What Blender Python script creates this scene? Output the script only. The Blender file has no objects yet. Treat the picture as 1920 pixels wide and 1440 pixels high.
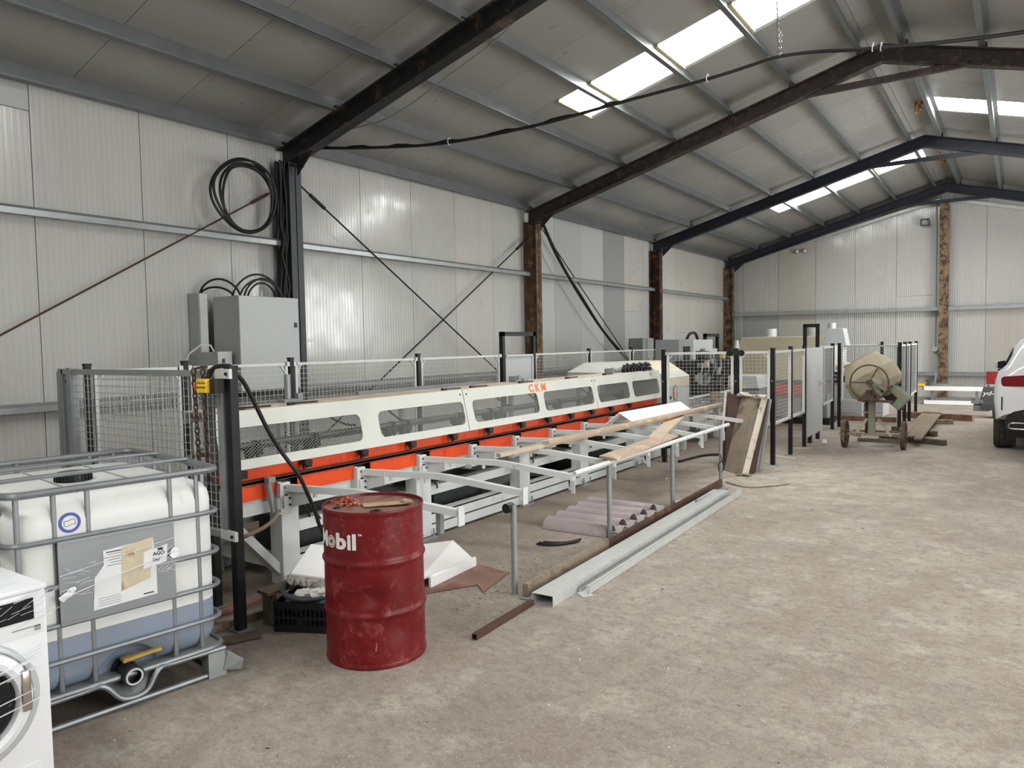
import bpy, bmesh, math, random
from mathutils import Vector, Matrix
sc = bpy.context.scene
COL = sc.collection
R = math.radians
random.seed(7)

# ---------------------------------------------------------------- camera
cam_data = bpy.data.cameras.new('camera')
cam_data.sensor_width = 36.0
cam_data.lens = 1389.0 / 1920.0 * 36.0
cam_data.clip_start = 0.05
cam_data.clip_end = 200
cam = bpy.data.objects.new('camera', cam_data)
COL.objects.link(cam)
yaw, pitch, roll = R(34.386), R(3.057), R(-1.0247)
fwd = Vector((-math.sin(yaw) * math.cos(pitch), math.cos(yaw) * math.cos(pitch), -math.sin(pitch)))
rgt0 = Vector((math.cos(yaw), math.sin(yaw), 0))
up0 = rgt0.cross(fwd)
rgt = math.cos(roll) * rgt0 + math.sin(roll) * up0
upv = -math.sin(roll) * rgt0 + math.cos(roll) * up0
m = Matrix((rgt, upv, -fwd)).transposed().to_4x4()
m.translation = Vector((0, 0, 1.78))
cam.matrix_world = m
sc.camera = cam

# ---------------------------------------------------------------- light and exposure
world = bpy.data.worlds.new('overcast')
sc.world = world
world.use_nodes = True
wn = world.node_tree.nodes
wn['Background'].inputs['Color'].default_value = (0.86, 0.93, 1.0, 1)
wn['Background'].inputs['Strength'].default_value = 1.2
SKY_E = 19.0                      # glow of the translucent roof sheets under an overcast sky
def area(name, loc, rot, sx, sy, power, col=(1, 1, 1)):
    l = bpy.data.lights.new(name, 'AREA')
    l.shape = 'RECTANGLE'; l.size = sx; l.size_y = sy; l.energy = power; l.color = col
    o = bpy.data.objects.new(name, l); COL.objects.link(o)
    o.location = loc; o.rotation_euler = rot
    return o
# added lamps at made-up right-wall openings, to brighten the hall (outside the frame)
area('side_fill', (4.70, 3.6, 2.05), (0, R(90), 0), 3.9, 5.4, 310, (1.0, 0.99, 0.975))
area('side_fill_far', (4.70, 18.0, 2.05), (0, R(90), 0), 3.9, 5.4, 600, (1.0, 0.99, 0.975))
sc.view_settings.view_transform = 'Standard'
sc.view_settings.look = 'None'
sc.view_settings.gamma = 1.0
sc.view_settings.use_curve_mapping = False
sc.view_settings.exposure = 0.22
sc.cycles.max_bounces = 8
sc.cycles.diffuse_bounces = 5
sc.cycles.glossy_bounces = 3
sc.cycles.transparent_max_bounces = 12
sc.cycles.caustics_reflective = False
sc.cycles.caustics_refractive = False
sc.cycles.sample_clamp_indirect = 2.5

# ---------------------------------------------------------------- materials
def S(r, g, b):
    f = lambda c: (c / 255 / 12.92) if c / 255 <= 0.04045 else ((c / 255 + 0.055) / 1.055) ** 2.4
    return (f(r), f(g), f(b), 1)
def new_mat(name):
    mt = bpy.data.materials.new(name); mt.use_nodes = True
    nt = mt.node_tree
    return mt, nt, nt.nodes['Principled BSDF']
def nd(nt, typ, **kw):
    n = nt.nodes.new(typ)
    for k, v in kw.items():
        if k.startswith('i_'):
            key = k[2:]
            n.inputs[int(key) if key.isdigit() else key].default_value = v
        else:
            setattr(n, k, v)
    return n
def noise(nt, co, scale, detail=4, rough=.6, dist=0):
    n = nd(nt, 'ShaderNodeTexNoise', i_Scale=scale, i_Detail=detail, i_Roughness=rough, i_Distortion=dist)
    nt.links.new(co, n.inputs['Vector'])
    return n.outputs['Fac']
def ramp(nt, fac, lo, hi, c0=(0, 0, 0, 1), c1=(1, 1, 1, 1)):
    r = nd(nt, 'ShaderNodeValToRGB')
    r.color_ramp.elements[0].position = lo; r.color_ramp.elements[1].position = hi
    r.color_ramp.elements[0].color = c0; r.color_ramp.elements[1].color = c1
    nt.links.new(fac, r.inputs['Fac'])
    return r.outputs['Color']
def mix(nt, fac, a, b, mode='MIX'):
    x = nd(nt, 'ShaderNodeMix', data_type='RGBA', blend_type=mode)
    for k, v in ((0, fac), (6, a), (7, b)):
        if hasattr(v, 'is_output'): nt.links.new(v, x.inputs[k])
        else: x.inputs[k].default_value = v
    return x.outputs[2]
def scaled(nt, co, sx, sy, sz):
    mp = nd(nt, 'ShaderNodeMapping'); mp.inputs['Scale'].default_value = (sx, sy, sz)
    nt.links.new(co, mp.inputs['Vector'])
    return mp.outputs['Vector']
MATS = {}
def M(name, rgb, rough=.5, metal=0, var=.12, vs=6, rust=None, rs=5, rt=.55, bump=0, bs=60, spec=.5, trans=0, alpha=1):
    """painted / metal / plastic surface: base colour with mottling, optional second (wear) colour, fine relief"""
    mt, nt, p = new_mat(name)
    co = nd(nt, 'ShaderNodeTexCoord').outputs['Object']
    c = S(*rgb)
    n1 = noise(nt, co, vs)
    dark = tuple(x * (1 - var) for x in c[:3]) + (1,)
    lite = tuple(min(1, x * (1 + var * .6)) for x in c[:3]) + (1,)
    colr = ramp(nt, n1, .3, .7, dark, lite)
    if rust:
        f = ramp(nt, noise(nt, co, rs, 6, .7, .4), rt - .06, rt + .03)
        colr = mix(nt, f, colr, S(*rust))
    nt.links.new(colr, p.inputs['Base Color'])
    p.inputs['Roughness'].default_value = rough
    p.inputs['Metallic'].default_value = metal
    p.inputs['Specular IOR Level'].default_value = spec
    if trans: p.inputs['Transmission Weight'].default_value = trans
    if alpha < 1: p.inputs['Alpha'].default_value = alpha
    if bump:
        b = nd(nt, 'ShaderNodeBump', i_Strength=bump, i_Distance=.01)
        nt.links.new(noise(nt, co, bs, 5), b.inputs['Height'])
        nt.links.new(b.outputs['Normal'], p.inputs['Normal'])
    MATS[name] = mt
    return mt
def cladding(name, rgb, axis, pitch=.06, strength=.5, rough=.28, dirt=.25, dirtcol=(120, 112, 92), specks=True, wave=4.0):
    """coated steel sandwich panel: micro-ribs along the panel plus vertical dirt runs"""
    mt, nt, p = new_mat(name)
    co = nd(nt, 'ShaderNodeNewGeometry').outputs['Position']
    sx = nd(nt, 'ShaderNodeSeparateXYZ'); nt.links.new(co, sx.inputs[0])
    u = sx.outputs[axis]
    mu = nd(nt, 'ShaderNodeMath', operation='MULTIPLY'); mu.inputs[1].default_value = 2 * math.pi / pitch
    nt.links.new(u, mu.inputs[0])
    si = nd(nt, 'ShaderNodeMath', operation='SINE'); nt.links.new(mu.outputs[0], si.inputs[0])
    rr = ramp(nt, si.outputs[0], .35, .8)
    b = nd(nt, 'ShaderNodeBump', i_Strength=strength, i_Distance=.004)
    wob = noise(nt, co, 1.6, 3)
    ad = nd(nt, 'ShaderNodeMath', operation='ADD'); nt.links.new(rr, ad.inputs[0])
    ml = nd(nt, 'ShaderNodeMath', operation='MULTIPLY'); ml.inputs[1].default_value = wave
    nt.links.new(wob, ml.inputs[0]); nt.links.new(ml.outputs[0], ad.inputs[1])
    nt.links.new(ad.outputs[0], b.inputs['Height'])
    if strength > 0: nt.links.new(b.outputs['Normal'], p.inputs['Normal'])
    c = S(*rgb)
    oi = nd(nt, 'ShaderNodeObjectInfo').outputs['Random']
    base = ramp(nt, oi, 0, 1, tuple(x * .90 for x in c[:3]) + (1,), c)
    st = scaled(nt, co, *([7, 7, .35] if axis < 2 else [1, 1, 1]))
    f1 = ramp(nt, noise(nt, st, 1.0, 6, .7), .52, .8)
    f2 = ramp(nt, noise(nt, co, .8, 4), .45, .75)
    fm = mix(nt, dirt, (0, 0, 0, 1), mix(nt, .6, f1, f2, 'MULTIPLY'))
    colr = mix(nt, fm, base, S(*dirtcol))
    sp = ramp(nt, noise(nt, scaled(nt, co, 9, 9, 3), 1.0, 6, .8), .70, .76)
    if specks: colr = mix(nt, mix(nt, .5, (0, 0, 0, 1), sp), colr, S(105, 100, 84))
    nt.links.new(colr, p.inputs['Base Color'])
    rg = ramp(nt, noise(nt, co, 3, 4), .3, .8, (rough - .06,) * 3 + (1,), (rough + .14,) * 3 + (1,))
    nt.links.new(rg, p.inputs['Roughness'])
    p.inputs['Specular IOR Level'].default_value = .75
    MATS[name] = mt
    return mt

cladding('clad_wall', (206, 206, 202), 1, .06, .85, .14, wave=1.0)
cladding('clad_wall_plain', (192, 194, 192), 1, .5, .05, .35, .15)
cladding('clad_wall_grey', (158, 160, 159), 1, .5, .05, .35, .15)
cladding('clad_wall_beige', (200, 198, 190), 1, .06, .4, .32, .5, (164, 152, 132), wave=1.0)
cladding('clad_end', (186, 186, 182), 0, .06, .8, .18, wave=1.0)
cladding('clad_end_grey', (156, 158, 156), 0, .5, .05, .4)
cladding('clad_end_stain', (178, 175, 166), 0, .06, .3, .4, .5, (150, 138, 118), wave=1.0)
cladding('clad_roof', (156, 155, 151), 1, .035, .0, .32, .0, (140, 138, 130), False, .0)
M('galv', (142, 147, 148), .42, .35, .15, 9)
M('galv_bright', (204, 207, 203), .38, .30, .12, 14, bump=.03, bs=20)
M('galv_matt', (150, 154, 152), .5, .35, .1, 9)
M('purlin_steel', (116, 121, 121), .42, .35, .12, 4)
M('girt_steel', (172, 177, 177), .34, .6, .12, 6, bump=.02, bs=20)
M('steel_black', (34, 35, 37), .45, .1, .2, 5, (92, 68, 52), 4.0, .62)
M('steel_charcoal', (72, 76, 80), .5, .1, .12, 5, (150, 150, 146), 12, .74)
M('steel_navy', (36, 39, 50), .5, .1, .2, 5)
M('steel_rust_dark', (56, 48, 46), .7, .1, .3, 6, (88, 72, 64), 7, .58)
M('steel_rust', (100, 76, 56), .75, .1, .3, 6, (128, 108, 80), 6, .56)
M('cage', (134, 138, 140), .4, .45, .15, 9)
M('steel_brown_dark', (60, 40, 30), .7, .1, .35, 5, (128, 84, 54), 4, .58)
M('timber_post', (128, 108, 82), .8, 0, .35, 7, (70, 52, 40), 6, .53, .3, 30)
M('rod_rust', (84, 58, 46), .7, .2, .2, 9)
M('rod_dark', (40, 40, 40), .6, .2, .2, 9)
M('rubber', (16, 16, 17), .55, 0, .2, 10)
M('black_plastic', (20, 21, 23), .4, 0, .15, 8)
M('fence_black', (22, 23, 25), .45, .1, .15, 8)
M('fence_grey', (196, 200, 200), .4, .2, .1, 9)
M('fence_white', (214, 216, 212), .4, 0, .08, 9)
M('wire_grey', (176, 180, 178), .4, .5, .05, 9)
M('wire_white', (214, 214, 206), .45, 0, .05, 9)
M('cabinet_light', (196, 199, 199), .5, 0, .04, 2)
M('cabinet_side', (172, 174, 170), .5, 0, .05, 2)
M('cabinet_grey', (150, 153, 152), .5, 0, .06, 3)
M('machine_cream', (206, 209, 200), .42, 0, .05, 2.5, (190, 182, 160), 3, .68)
M('machine_white', (212, 216, 214), .45, 0, .06, 4, (170, 166, 154), 6, .68)
M('machine_warm', (222, 214, 190), .45, 0, .05, 3)
M('machine_beige', (172, 166, 142), .6, 0, .1, 1.5)
M('machine_orange', (240, 82, 30), .4, 0, .10, 5, (214, 58, 24), 4, .62)
M('machine_red', (206, 24, 26), .45, 0, .1, 4)
M('rail_dark', (70, 36, 34), .5, .2, .3, 9)
M('hood_dusty', (198, 182, 160), .7, 0, .12, 5, (214, 206, 190), 5, .56)
M('grip_dark', (70, 74, 74), .5, .4, .3, 14)
M('mesh_steel', (150, 152, 146), .4, .5, .05, 8)
M('conduit', (170, 174, 176), .4, .2, .06, 8)
M('drum_red', (108, 13, 20), .36, 0, .25, 4, (132, 58, 54), 9, .62, .06, 30)
M('drum_lid', (142, 104, 92), .7, 0, .25, 5, (108, 66, 56), 5, .55)
M('paint_white', (232, 230, 224), .5, 0, .06, 30, (150, 60, 60), 40, .70)
M('letter_orange', (238, 118, 56), .5, 0, .06, 8)
M('ibc_white', (226, 228, 224), .38, 0, .04, 3, (214, 206, 186), 5, .68)
M('ibc_liquid', (138, 150, 166), .35, 0, .05, 3)
M('ibc_recess', (96, 104, 114), .4, 0, .1, 5)
M('label_plate', (142, 146, 148), .35, .25, .08, 6)
M('paper', (226, 228, 228), .6, 0, .04, 9)
M('paper_old', (206, 194, 166), .7, 0, .12, 14, (170, 140, 100), 14, .62)
M('ink', (52, 54, 60), .7, 0, .1, 9)
M('ink_blue', (74, 84, 168), .5, 0, .06, 9)
M('film', (226, 230, 232), .08, 0, .02, 4, alpha=.35)
M('film_white', (236, 238, 240), .15, 0, .03, 4)
M('valve_black', (26, 27, 29), .4, 0, .2, 9)
M('brass_yellow', (196, 160, 84), .5, 0, .15, 9)
M('appliance', (232, 234, 236), .3, 0, .02, 3)
M('appliance_grey', (196, 199, 200), .3, .2, .03, 3)
M('chrome', (196, 188, 178), .15, .9, .05, 5)
M('glass_dark', (20, 22, 26), .06, 0, .1, 3)
M('yellow', (240, 196, 40), .4, 0, .06, 9)
M('red_button', (206, 92, 80), .4, 0, .06, 9)
M('chain_rust', (84, 66, 56), .7, .4, .25, 20)
M('chain_steel', (170, 172, 170), .35, .8, .1, 20)
M('plank_new', (204, 186, 162), .65, 0, .12, 3, (184, 156, 128), 6, .66, .1, 40)
M('plank_pink', (190, 166, 144), .65, 0, .14, 3, (226, 206, 178), 5, .6, .1, 40)
M('timber_old', (142, 128, 110), .85, 0, .2, 5, (116, 98, 78), 7, .6, .2, 40)
M('timber_dark', (98, 88, 72), .85, 0, .2, 5, (70, 60, 48), 7, .6, .2, 40)
M('rust_sheet', (136, 104, 90), .75, .1, .15, 4, (112, 76, 64), 3, .56)
M('rust_bar', (84, 60, 48), .75, .1, .25, 5, (130, 94, 70), 6, .6)
M('concrete_board', (142, 130, 114), .9, 0, .2, 5, (112, 92, 78), 4, .6, .3, 30)
M('board_side', (74, 54, 46), .85, 0, .2, 5)
M('board_edge', (210, 202, 186), .8, 0, .12, 6, (150, 136, 116), 10, .62)
M('plastic_lilac', (180, 168, 170), .42, 0, .06, 4, (160, 146, 146), 5, .62)
M('plastic_lilac_light', (192, 184, 182), .5, 0, .06, 4)
M('foam_white', (238, 238, 236), .6, 0, .03, 4)
M('foam_edge', (186, 182, 174), .9, 0, .3, 30, bump=.6, bs=60)
M('cloth_blue', (64, 88, 116), .85, 0, .2, 8)
M('cloth_white', (214, 212, 206), .8, 0, .12, 10, alpha=1)
M('mixer_drum', (180, 169, 146), .85, 0, .16, 7, (150, 118, 88), 9, .68, .3, 30)
M('mixer_green', (132, 146, 126), .75, 0, .15, 8, (150, 136, 112), 9, .56)
M('mixer_dusty', (150, 140, 122), .85, 0, .2, 8, (120, 104, 88), 9, .56)
M('mixer_iron', (92, 78, 66), .75, .2, .25, 9, (140, 112, 88), 12, .6)
M('car_white', (236, 238, 240), .18, 0, .01, 2)
M('car_black', (18, 18, 20), .4, 0, .1, 5)
M('tail_red', (128, 14, 28), .12, 0, .1, 6)
M('tyre', (56, 52, 47), .85, 0, .2, 18, (82, 76, 68), 14, .6, .2, 40)
M('tow_grey', (84, 86, 86), .6, 0, .12, 5)
M('sign_red', (146, 32, 38), .5, 0, .12, 6, (190, 90, 84), 10, .6)
M('foam_yellow', (198, 184, 136), .9, 0, .2, 30, bump=.5, bs=50)
M('foam_orange', (206, 140, 70), .9, 0, .25, 20, bump=.5, bs=30)
M('litter_white', (226, 222, 212), .8, 0, .1, 20)
M('litter_dark', (66, 58, 50), .9, 0, .3, 20)
M('shavings', (176, 84, 54), .7, 0, .3, 30, (220, 160, 130), 20, .58)
M('cardboard', (180, 156, 122), .85, 0, .15, 9, (140, 112, 86), 9, .6)

def drum_mat():
    mt = MATS['drum_red']; nt = mt.node_tree; p = nt.nodes['Principled BSDF']
    co = nd(nt, 'ShaderNodeTexCoord').outputs['Object']
    src = p.inputs['Base Color'].links[0].from_socket
    f = ramp(nt, noise(nt, co, 11, 8, .8, 1.2), .53, .62)
    g = ramp(nt, noise(nt, co, 3.0, 3), .42, .62)
    c = mix(nt, mix(nt, .42, (0, 0, 0, 1), mix(nt, 1.0, f, g, 'MULTIPLY')), src, S(150, 88, 80))
    h = ramp(nt, noise(nt, scaled(nt, co, 1, 1, .4), 22, 6, .8, .8), .645, .68)
    c = mix(nt, mix(nt, .6, (0, 0, 0, 1), h), c, S(206, 178, 164))
    p.inputs['Specular IOR Level'].default_value = .35
    nt.links.new(c, p.inputs['Base Color'])
    nt.links.new(ramp(nt, noise(nt, co, 6, 5), .35, .7, (.30,) * 3 + (1,), (.55,) * 3 + (1,)), p.inputs['Roughness'])
drum_mat()
def floor_mat():
    mt, nt, p = new_mat('dusty_concrete')
    co = nd(nt, 'ShaderNodeNewGeometry').outputs['Position']
    a = ramp(nt, noise(nt, co, .55, 6, .62, .3), .34, .68, S(150, 140, 129), S(178, 169, 157))
    b = ramp(nt, noise(nt, scaled(nt, co, 1, .45, 1), 1.5, 6, .65, .5), .46, .66)
    c = mix(nt, mix(nt, .55, (0, 0, 0, 1), b), a, S(140, 126, 114))
    d = ramp(nt, noise(nt, co, 2.6, 6, .7), .52, .66)
    c = mix(nt, mix(nt, .6, (0, 0, 0, 1), d), c, S(192, 185, 172))
    d2 = ramp(nt, noise(nt, co, 11, 6, .8, .4), .49, .62)
    c = mix(nt, mix(nt, .5, (0, 0, 0, 1), d2), c, S(132, 122, 111))
    e = ramp(nt, noise(nt, co, 24, 6, .8), .50, .62)
    c = mix(nt, mix(nt, .42, (0, 0, 0, 1), e), c, S(112, 102, 92))
    e2 = ramp(nt, noise(nt, scaled(nt, co, 1, 1.6, 1), 7, 6, .75, .6), .50, .64)
    c = mix(nt, mix(nt, .36, (0, 0, 0, 1), e2), c, S(118, 108, 98))
    g = ramp(nt, noise(nt, co, 75, 3, .7), .60, .65)
    c = mix(nt, mix(nt, .6, (0, 0, 0, 1), g), c, S(208, 202, 192))
    # oily, darker ground under and beside the machinery line (its own stained strip)
    sx = nd(nt, 'ShaderNodeSeparateXYZ'); nt.links.new(co, sx.inputs[0])
    wob = noise(nt, co, 1.1, 5, .7)
    ad = nd(nt, 'ShaderNodeMath', operation='MULTIPLY_ADD'); ad.inputs[1].default_value = 1.6
    nt.links.new(wob, ad.inputs[0]); nt.links.new(sx.outputs[0], ad.inputs[2])
    o = ramp(nt, ad.outputs[0], 0, 1)
    mr = nd(nt, 'ShaderNodeMapRange'); mr.inputs[1].default_value = -2.1; mr.inputs[2].default_value = -3.6
    mr.inputs[3].default_value = 0; mr.inputs[4].default_value = .55
    nt.links.new(ad.outputs[0], mr.inputs[0])
    c = mix(nt, mr.outputs[0], c, S(112, 98, 84))
    # pale mortar dust trodden round the form board
    dv = nd(nt, 'ShaderNodeVectorMath', operation='DISTANCE'); dv.inputs[1].default_value = (-2.3, 9.7, 0)
    nt.links.new(scaled(nt, co, 1, 1, 1), dv.inputs[0])
    m2 = nd(nt, 'ShaderNodeMapRange'); m2.inputs[1].default_value = 2.4; m2.inputs[2].default_value = .3; m2.inputs[3].default_value = 0; m2.inputs[4].default_value = .75
    nt.links.new(dv.outputs['Value'], m2.inputs[0])
    du = ramp(nt, noise(nt, co, 3.5, 6, .75, .5), .38, .66)
    c = mix(nt, mix(nt, m2.outputs[0], (0, 0, 0, 1), du), c, S(206, 199, 184))
    nt.links.new(c, p.inputs['Base Color'])
    p.inputs['Roughness'].default_value = .85
    p.inputs['Specular IOR Level'].default_value = .25
    bm_ = nd(nt, 'ShaderNodeBump', i_Strength=.8, i_Distance=.02)
    h = mix(nt, .5, noise(nt, co, 30, 6, .75), noise(nt, co, 5, 5, .6))
    nt.links.new(h, bm_.inputs['Height']); nt.links.new(bm_.outputs['Normal'], p.inputs['Normal'])
    MATS['floor'] = mt
floor_mat()
def skylight_mat():
    mt, nt, p = new_mat('skylight_sheet')
    p.inputs['Base Color'].default_value = (.8, .85, .85, 1)
    p.inputs['Emission Color'].default_value = (1.0, .995, .975, 1)
    p.inputs['Emission Strength'].default_value = SKY_E
    MATS['skylight'] = mt
skylight_mat()

# ---------------------------------------------------------------- mesh helpers
class MB:
    def __init__(s): s.v = []; s.f = []; s.mi = []; s.cur = 0
    def add(s, vs, fs):
        n = len(s.v); s.v += [tuple(v) for v in vs]; s.f += [tuple(i + n for i in f) for f in fs]
        s.mi += [s.cur] * len(fs); return s
    def box(s, c, d, rot=None):
        hx, hy, hz = d[0] / 2, d[1] / 2, d[2] / 2
        vs = [Vector((x, y, z)) for x in (-hx, hx) for y in (-hy, hy) for z in (-hz, hz)]
        if rot is not None: vs = [rot @ v for v in vs]
        c = Vector(c)
        return s.add([v + c for v in vs], [(0, 1, 3, 2), (4, 6, 7, 5), (0, 4, 5, 1), (2, 3, 7, 6), (0, 2, 6, 4), (1, 5, 7, 3)])
    def span(s, x0, x1, y0, y1, z0, z1):
        return s.box(((x0 + x1) / 2, (y0 + y1) / 2, (z0 + z1) / 2), (abs(x1 - x0), abs(y1 - y0), abs(z1 - z0)))
    def bar(s, p0, p1, w, h=None, up=(0, 0, 1)):
        h = h or w; p0 = Vector(p0); p1 = Vector(p1); d = (p1 - p0).normalized()
        up = Vector(up)
        if abs(d.dot(up)) > .98: up = Vector((0, 1, 0))
        sd = d.cross(up).normalized(); u = sd.cross(d)
        vs = []
        for p in (p0, p1):
            for a, b in ((-1, -1), (1, -1), (1, 1), (-1, 1)): vs.append(p + sd * (a * w / 2) + u * (b * h / 2))
        return s.add(vs, [(0, 1, 2, 3), (7, 6, 5, 4), (0, 4, 5, 1), (1, 5, 6, 2), (2, 6, 7, 3), (3, 7, 4, 0)])
    def tube(s, path, r, n=8, closed=False, flat=1.0, caps=True):
        P = [Vector(p) for p in path]; k = len(P); rings = []
        prev = None
        for i in range(k):
            if closed: d = (P[(i + 1) % k] - P[i - 1]).normalized()
            else: d = (P[min(i + 1, k - 1)] - P[max(i - 1, 0)]).normalized()
            if prev is None:
                a = Vector((0, 0, 1)) if abs(d.z) < .9 else Vector((1, 0, 0))
                nrm = (a - d * a.dot(d)).normalized()
            else:
                nrm = (prev - d * prev.dot(d)); nrm = nrm.normalized() if nrm.length > 1e-6 else prev
            prev = nrm; b = d.cross(nrm)
            rr = r[i] if isinstance(r, (list, tuple)) else r
            rings.append([P[i] + nrm * (math.cos(2 * math.pi * j / n) * rr * flat) + b * (math.sin(2 * math.pi * j / n) * rr) for j in range(n)])
        vs = [v for rg in rings for v in rg]; fs = []
        for i in range(k if closed else k - 1):
            a = i * n; b = ((i + 1) % k) * n
            for j in range(n): fs.append((a + j, a + (j + 1) % n, b + (j + 1) % n, b + j))
        if not closed and caps:
            fs.append(tuple(range(n - 1, -1, -1))); fs.append(tuple((k - 1) * n + j for j in range(n)))
        return s.add(vs, fs)
    def cyl(s, p0, p1, r0, n=12, r1=None): return s.tube([p0, p1], [r0, r0 if r1 is None else r1], n)
    def hollow(s, p0, p1, ro, ri, n=20):
        p0 = Vector(p0); p1 = Vector(p1); d = (p1 - p0).normalized()
        a = Vector((0, 0, 1)) if abs(d.z) < .9 else Vector((1, 0, 0)); u = (a - d * a.dot(d)).normalized(); w = d.cross(u)
        vs = []
        for p, r in ((p0, ro), (p1, ro), (p1, ri), (p0, ri)):
            vs += [p + u * (math.cos(2 * math.pi * j / n) * r) + w * (math.sin(2 * math.pi * j / n) * r) for j in range(n)]
        fs = [(q * n + j, q * n + (j + 1) % n, ((q + 1) % 4) * n + (j + 1) % n, ((q + 1) % 4) * n + j) for q in range(4) for j in range(n)]
        return s.add(vs, fs)
    def lathe(s, prof, c=(0, 0, 0), n=32, mat=None, caps=True, fn=None):
        c = Vector(c); vs = []
        for (r, z) in prof:
            for j in range(n):
                a = 2 * math.pi * j / n; rr = r + (fn(a, z) if fn and r > .02 else 0)
                v = Vector((math.cos(a) * rr, math.sin(a) * rr, z))
                if mat is not None: v = mat @ v
                vs.append(v + c)
        fs = [(i * n + j, i * n + (j + 1) % n, (i + 1) * n + (j + 1) % n, (i + 1) * n + j) for i in range(len(prof) - 1) for j in range(n)]
        if caps: fs += [tuple(range(n - 1, -1, -1)), tuple((len(prof) - 1) * n + j for j in range(n))]
        return s.add(vs, fs)
    def prism(s, poly, off):
        poly = [Vector(p) for p in poly]; off = Vector(off); n = len(poly)
        return s.add(poly + [p + off for p in poly], [tuple(range(n - 1, -1, -1)), tuple(range(n, 2 * n))] + [(i, (i + 1) % n, n + (i + 1) % n, n + i) for i in range(n)])
    def loft(s, rings, caps=True):
        n = len(rings[0]); vs = [v for rg in rings for v in rg]
        fs = [(i * n + j, i * n + (j + 1) % n, (i + 1) * n + (j + 1) % n, (i + 1) * n + j) for i in range(len(rings) - 1) for j in range(n)]
        if caps: fs += [tuple(range(n - 1, -1, -1)), tuple((len(rings) - 1) * n + j for j in range(n))]
        return s.add(vs, fs)
    def lump(s, c, d, seed=0, sub=2, rough=.2):
        bm = bmesh.new(); bmesh.ops.create_icosphere(bm, subdivisions=sub, radius=1); rnd = random.Random(seed)
        for v in bm.verts: v.co *= 1 + rnd.uniform(-rough, rough)
        bm.verts.ensure_lookup_table()
        s.add([(c[0] + v.co.x * d[0], c[1] + v.co.y * d[1], c[2] + v.co.z * d[2]) for v in bm.verts], [tuple(v.index for v in f.verts) for f in bm.faces])
        bm.free(); return s
    def map(s, fn): s.v = [tuple(fn(Vector(v))) for v in s.v]; return s
    def mesh(s, name, mats, smooth=None, off=(0, 0, 0), bevel=0):
        me = bpy.data.meshes.new(name)
        o = Vector(off)
        me.from_pydata([Vector(v) - o for v in s.v], [], s.f)
        if not isinstance(mats, (list, tuple)): mats = [mats]
        for mm in mats: me.materials.append(MATS[mm])
        for i, pl in enumerate(me.polygons): pl.material_index = s.mi[i]
        bm = bmesh.new(); bm.from_mesh(me)
        bmesh.ops.recalc_face_normals(bm, faces=bm.faces)
        if bevel:
            es = [e for e in bm.edges if len(e.link_faces) == 2 and e.calc_face_angle(0) > .6]
            bmesh.ops.bevel(bm, geom=es, offset=bevel, segments=2, affect='EDGES', profile=.5)
        if smooth is not None:
            for f in bm.faces: f.smooth = True
            for e in bm.edges:
                if len(e.link_faces) == 2 and e.calc_face_angle(0) > smooth: e.smooth = False
        bm.to_mesh(me); bm.free(); me.update()
        return me
SM = R(38)
def tag(o, label=None, cat=None, group=None, kind=None):
    if label: o['label'] = label
    if cat: o['category'] = cat
    if group: o['group'] = group
    if kind: o['kind'] = kind
    return o
def thing(name, label, cat, loc=(0, 0, 0), group=None, kind=None, rz=0):
    o = bpy.data.objects.new(name, None); COL.objects.link(o)
    o.empty_display_size = .1; o.location = loc; o.rotation_euler = (0, 0, rz)
    return tag(o, label, cat, group, kind)
def wloc(o):
    v = Vector((0, 0, 0))
    while o: v += o.location; o = o.parent
    return v
def part(name, mb, mat, parent, smooth=None, label=None, kind=None, local=False, bevel=0):
    off = (0, 0, 0) if (local or parent is None) else wloc(parent)
    o = bpy.data.objects.new(name, mb.mesh(name, mat, smooth, off, bevel)); COL.objects.link(o)
    o.parent = parent
    return tag(o, label, None, None, kind)
def solo(name, mb, mat, label, cat, loc=(0, 0, 0), group=None, smooth=None, kind=None, local=False, bevel=0):
    o = bpy.data.objects.new(name, mb.mesh(name, mat, smooth, (0, 0, 0) if local else loc, bevel)); COL.objects.link(o)
    o.location = loc
    return tag(o, label, cat, group, kind)
def copy_tree(o, parent=None):
    c = o.copy(); COL.objects.link(c)
    if parent is not None: c.parent = parent
    for ch in list(o.children): copy_tree(ch, c)
    return c
def struct(name, mb, mat, parent=None, smooth=None):
    o = bpy.data.objects.new(name, mb.mesh(name, mat, smooth)); COL.objects.link(o)
    if parent: o.parent = parent
    else: o['kind'] = 'structure'
    return o
def text_geo(body, size, bold=.0, res=3, extrude=.002, align='LEFT'):
    cu = bpy.data.curves.new('lettering', 'FONT'); cu.body = body; cu.size = size; cu.offset = bold; cu.extrude = extrude
    cu.resolution_u = res; cu.align_x = align
    o = bpy.data.objects.new('lettering', cu); COL.objects.link(o)
    dg = bpy.context.evaluated_depsgraph_get(); dg.update()
    me = bpy.data.meshes.new_from_object(o.evaluated_get(dg))
    vs = [v.co.copy() for v in me.vertices]; fs = [tuple(p.vertices) for p in me.polygons]
    bpy.data.objects.remove(o); bpy.data.curves.remove(cu); bpy.data.meshes.remove(me)
    return vs, fs
def text_mb(body, size, fn, bold=0, extrude=.002, align='LEFT', res=3):
    vs, fs = text_geo(body, size, bold, res, extrude, align)
    mb = MB(); mb.add([fn(v) for v in vs], fs); return mb
def rrect(hx, hy, r, n=5, cx=0, cy=0):
    pts = []
    for (sx, sy, a0) in ((1, 1, 0), (-1, 1, 90), (-1, -1, 180), (1, -1, 270)):
        for i in range(n):
            a = R(a0 + 90 * i / (n - 1)); pts.append((cx + sx * (hx - r) + math.cos(a) * r, cy + sy * (hy - r) + math.sin(a) * r))
    return pts
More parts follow.
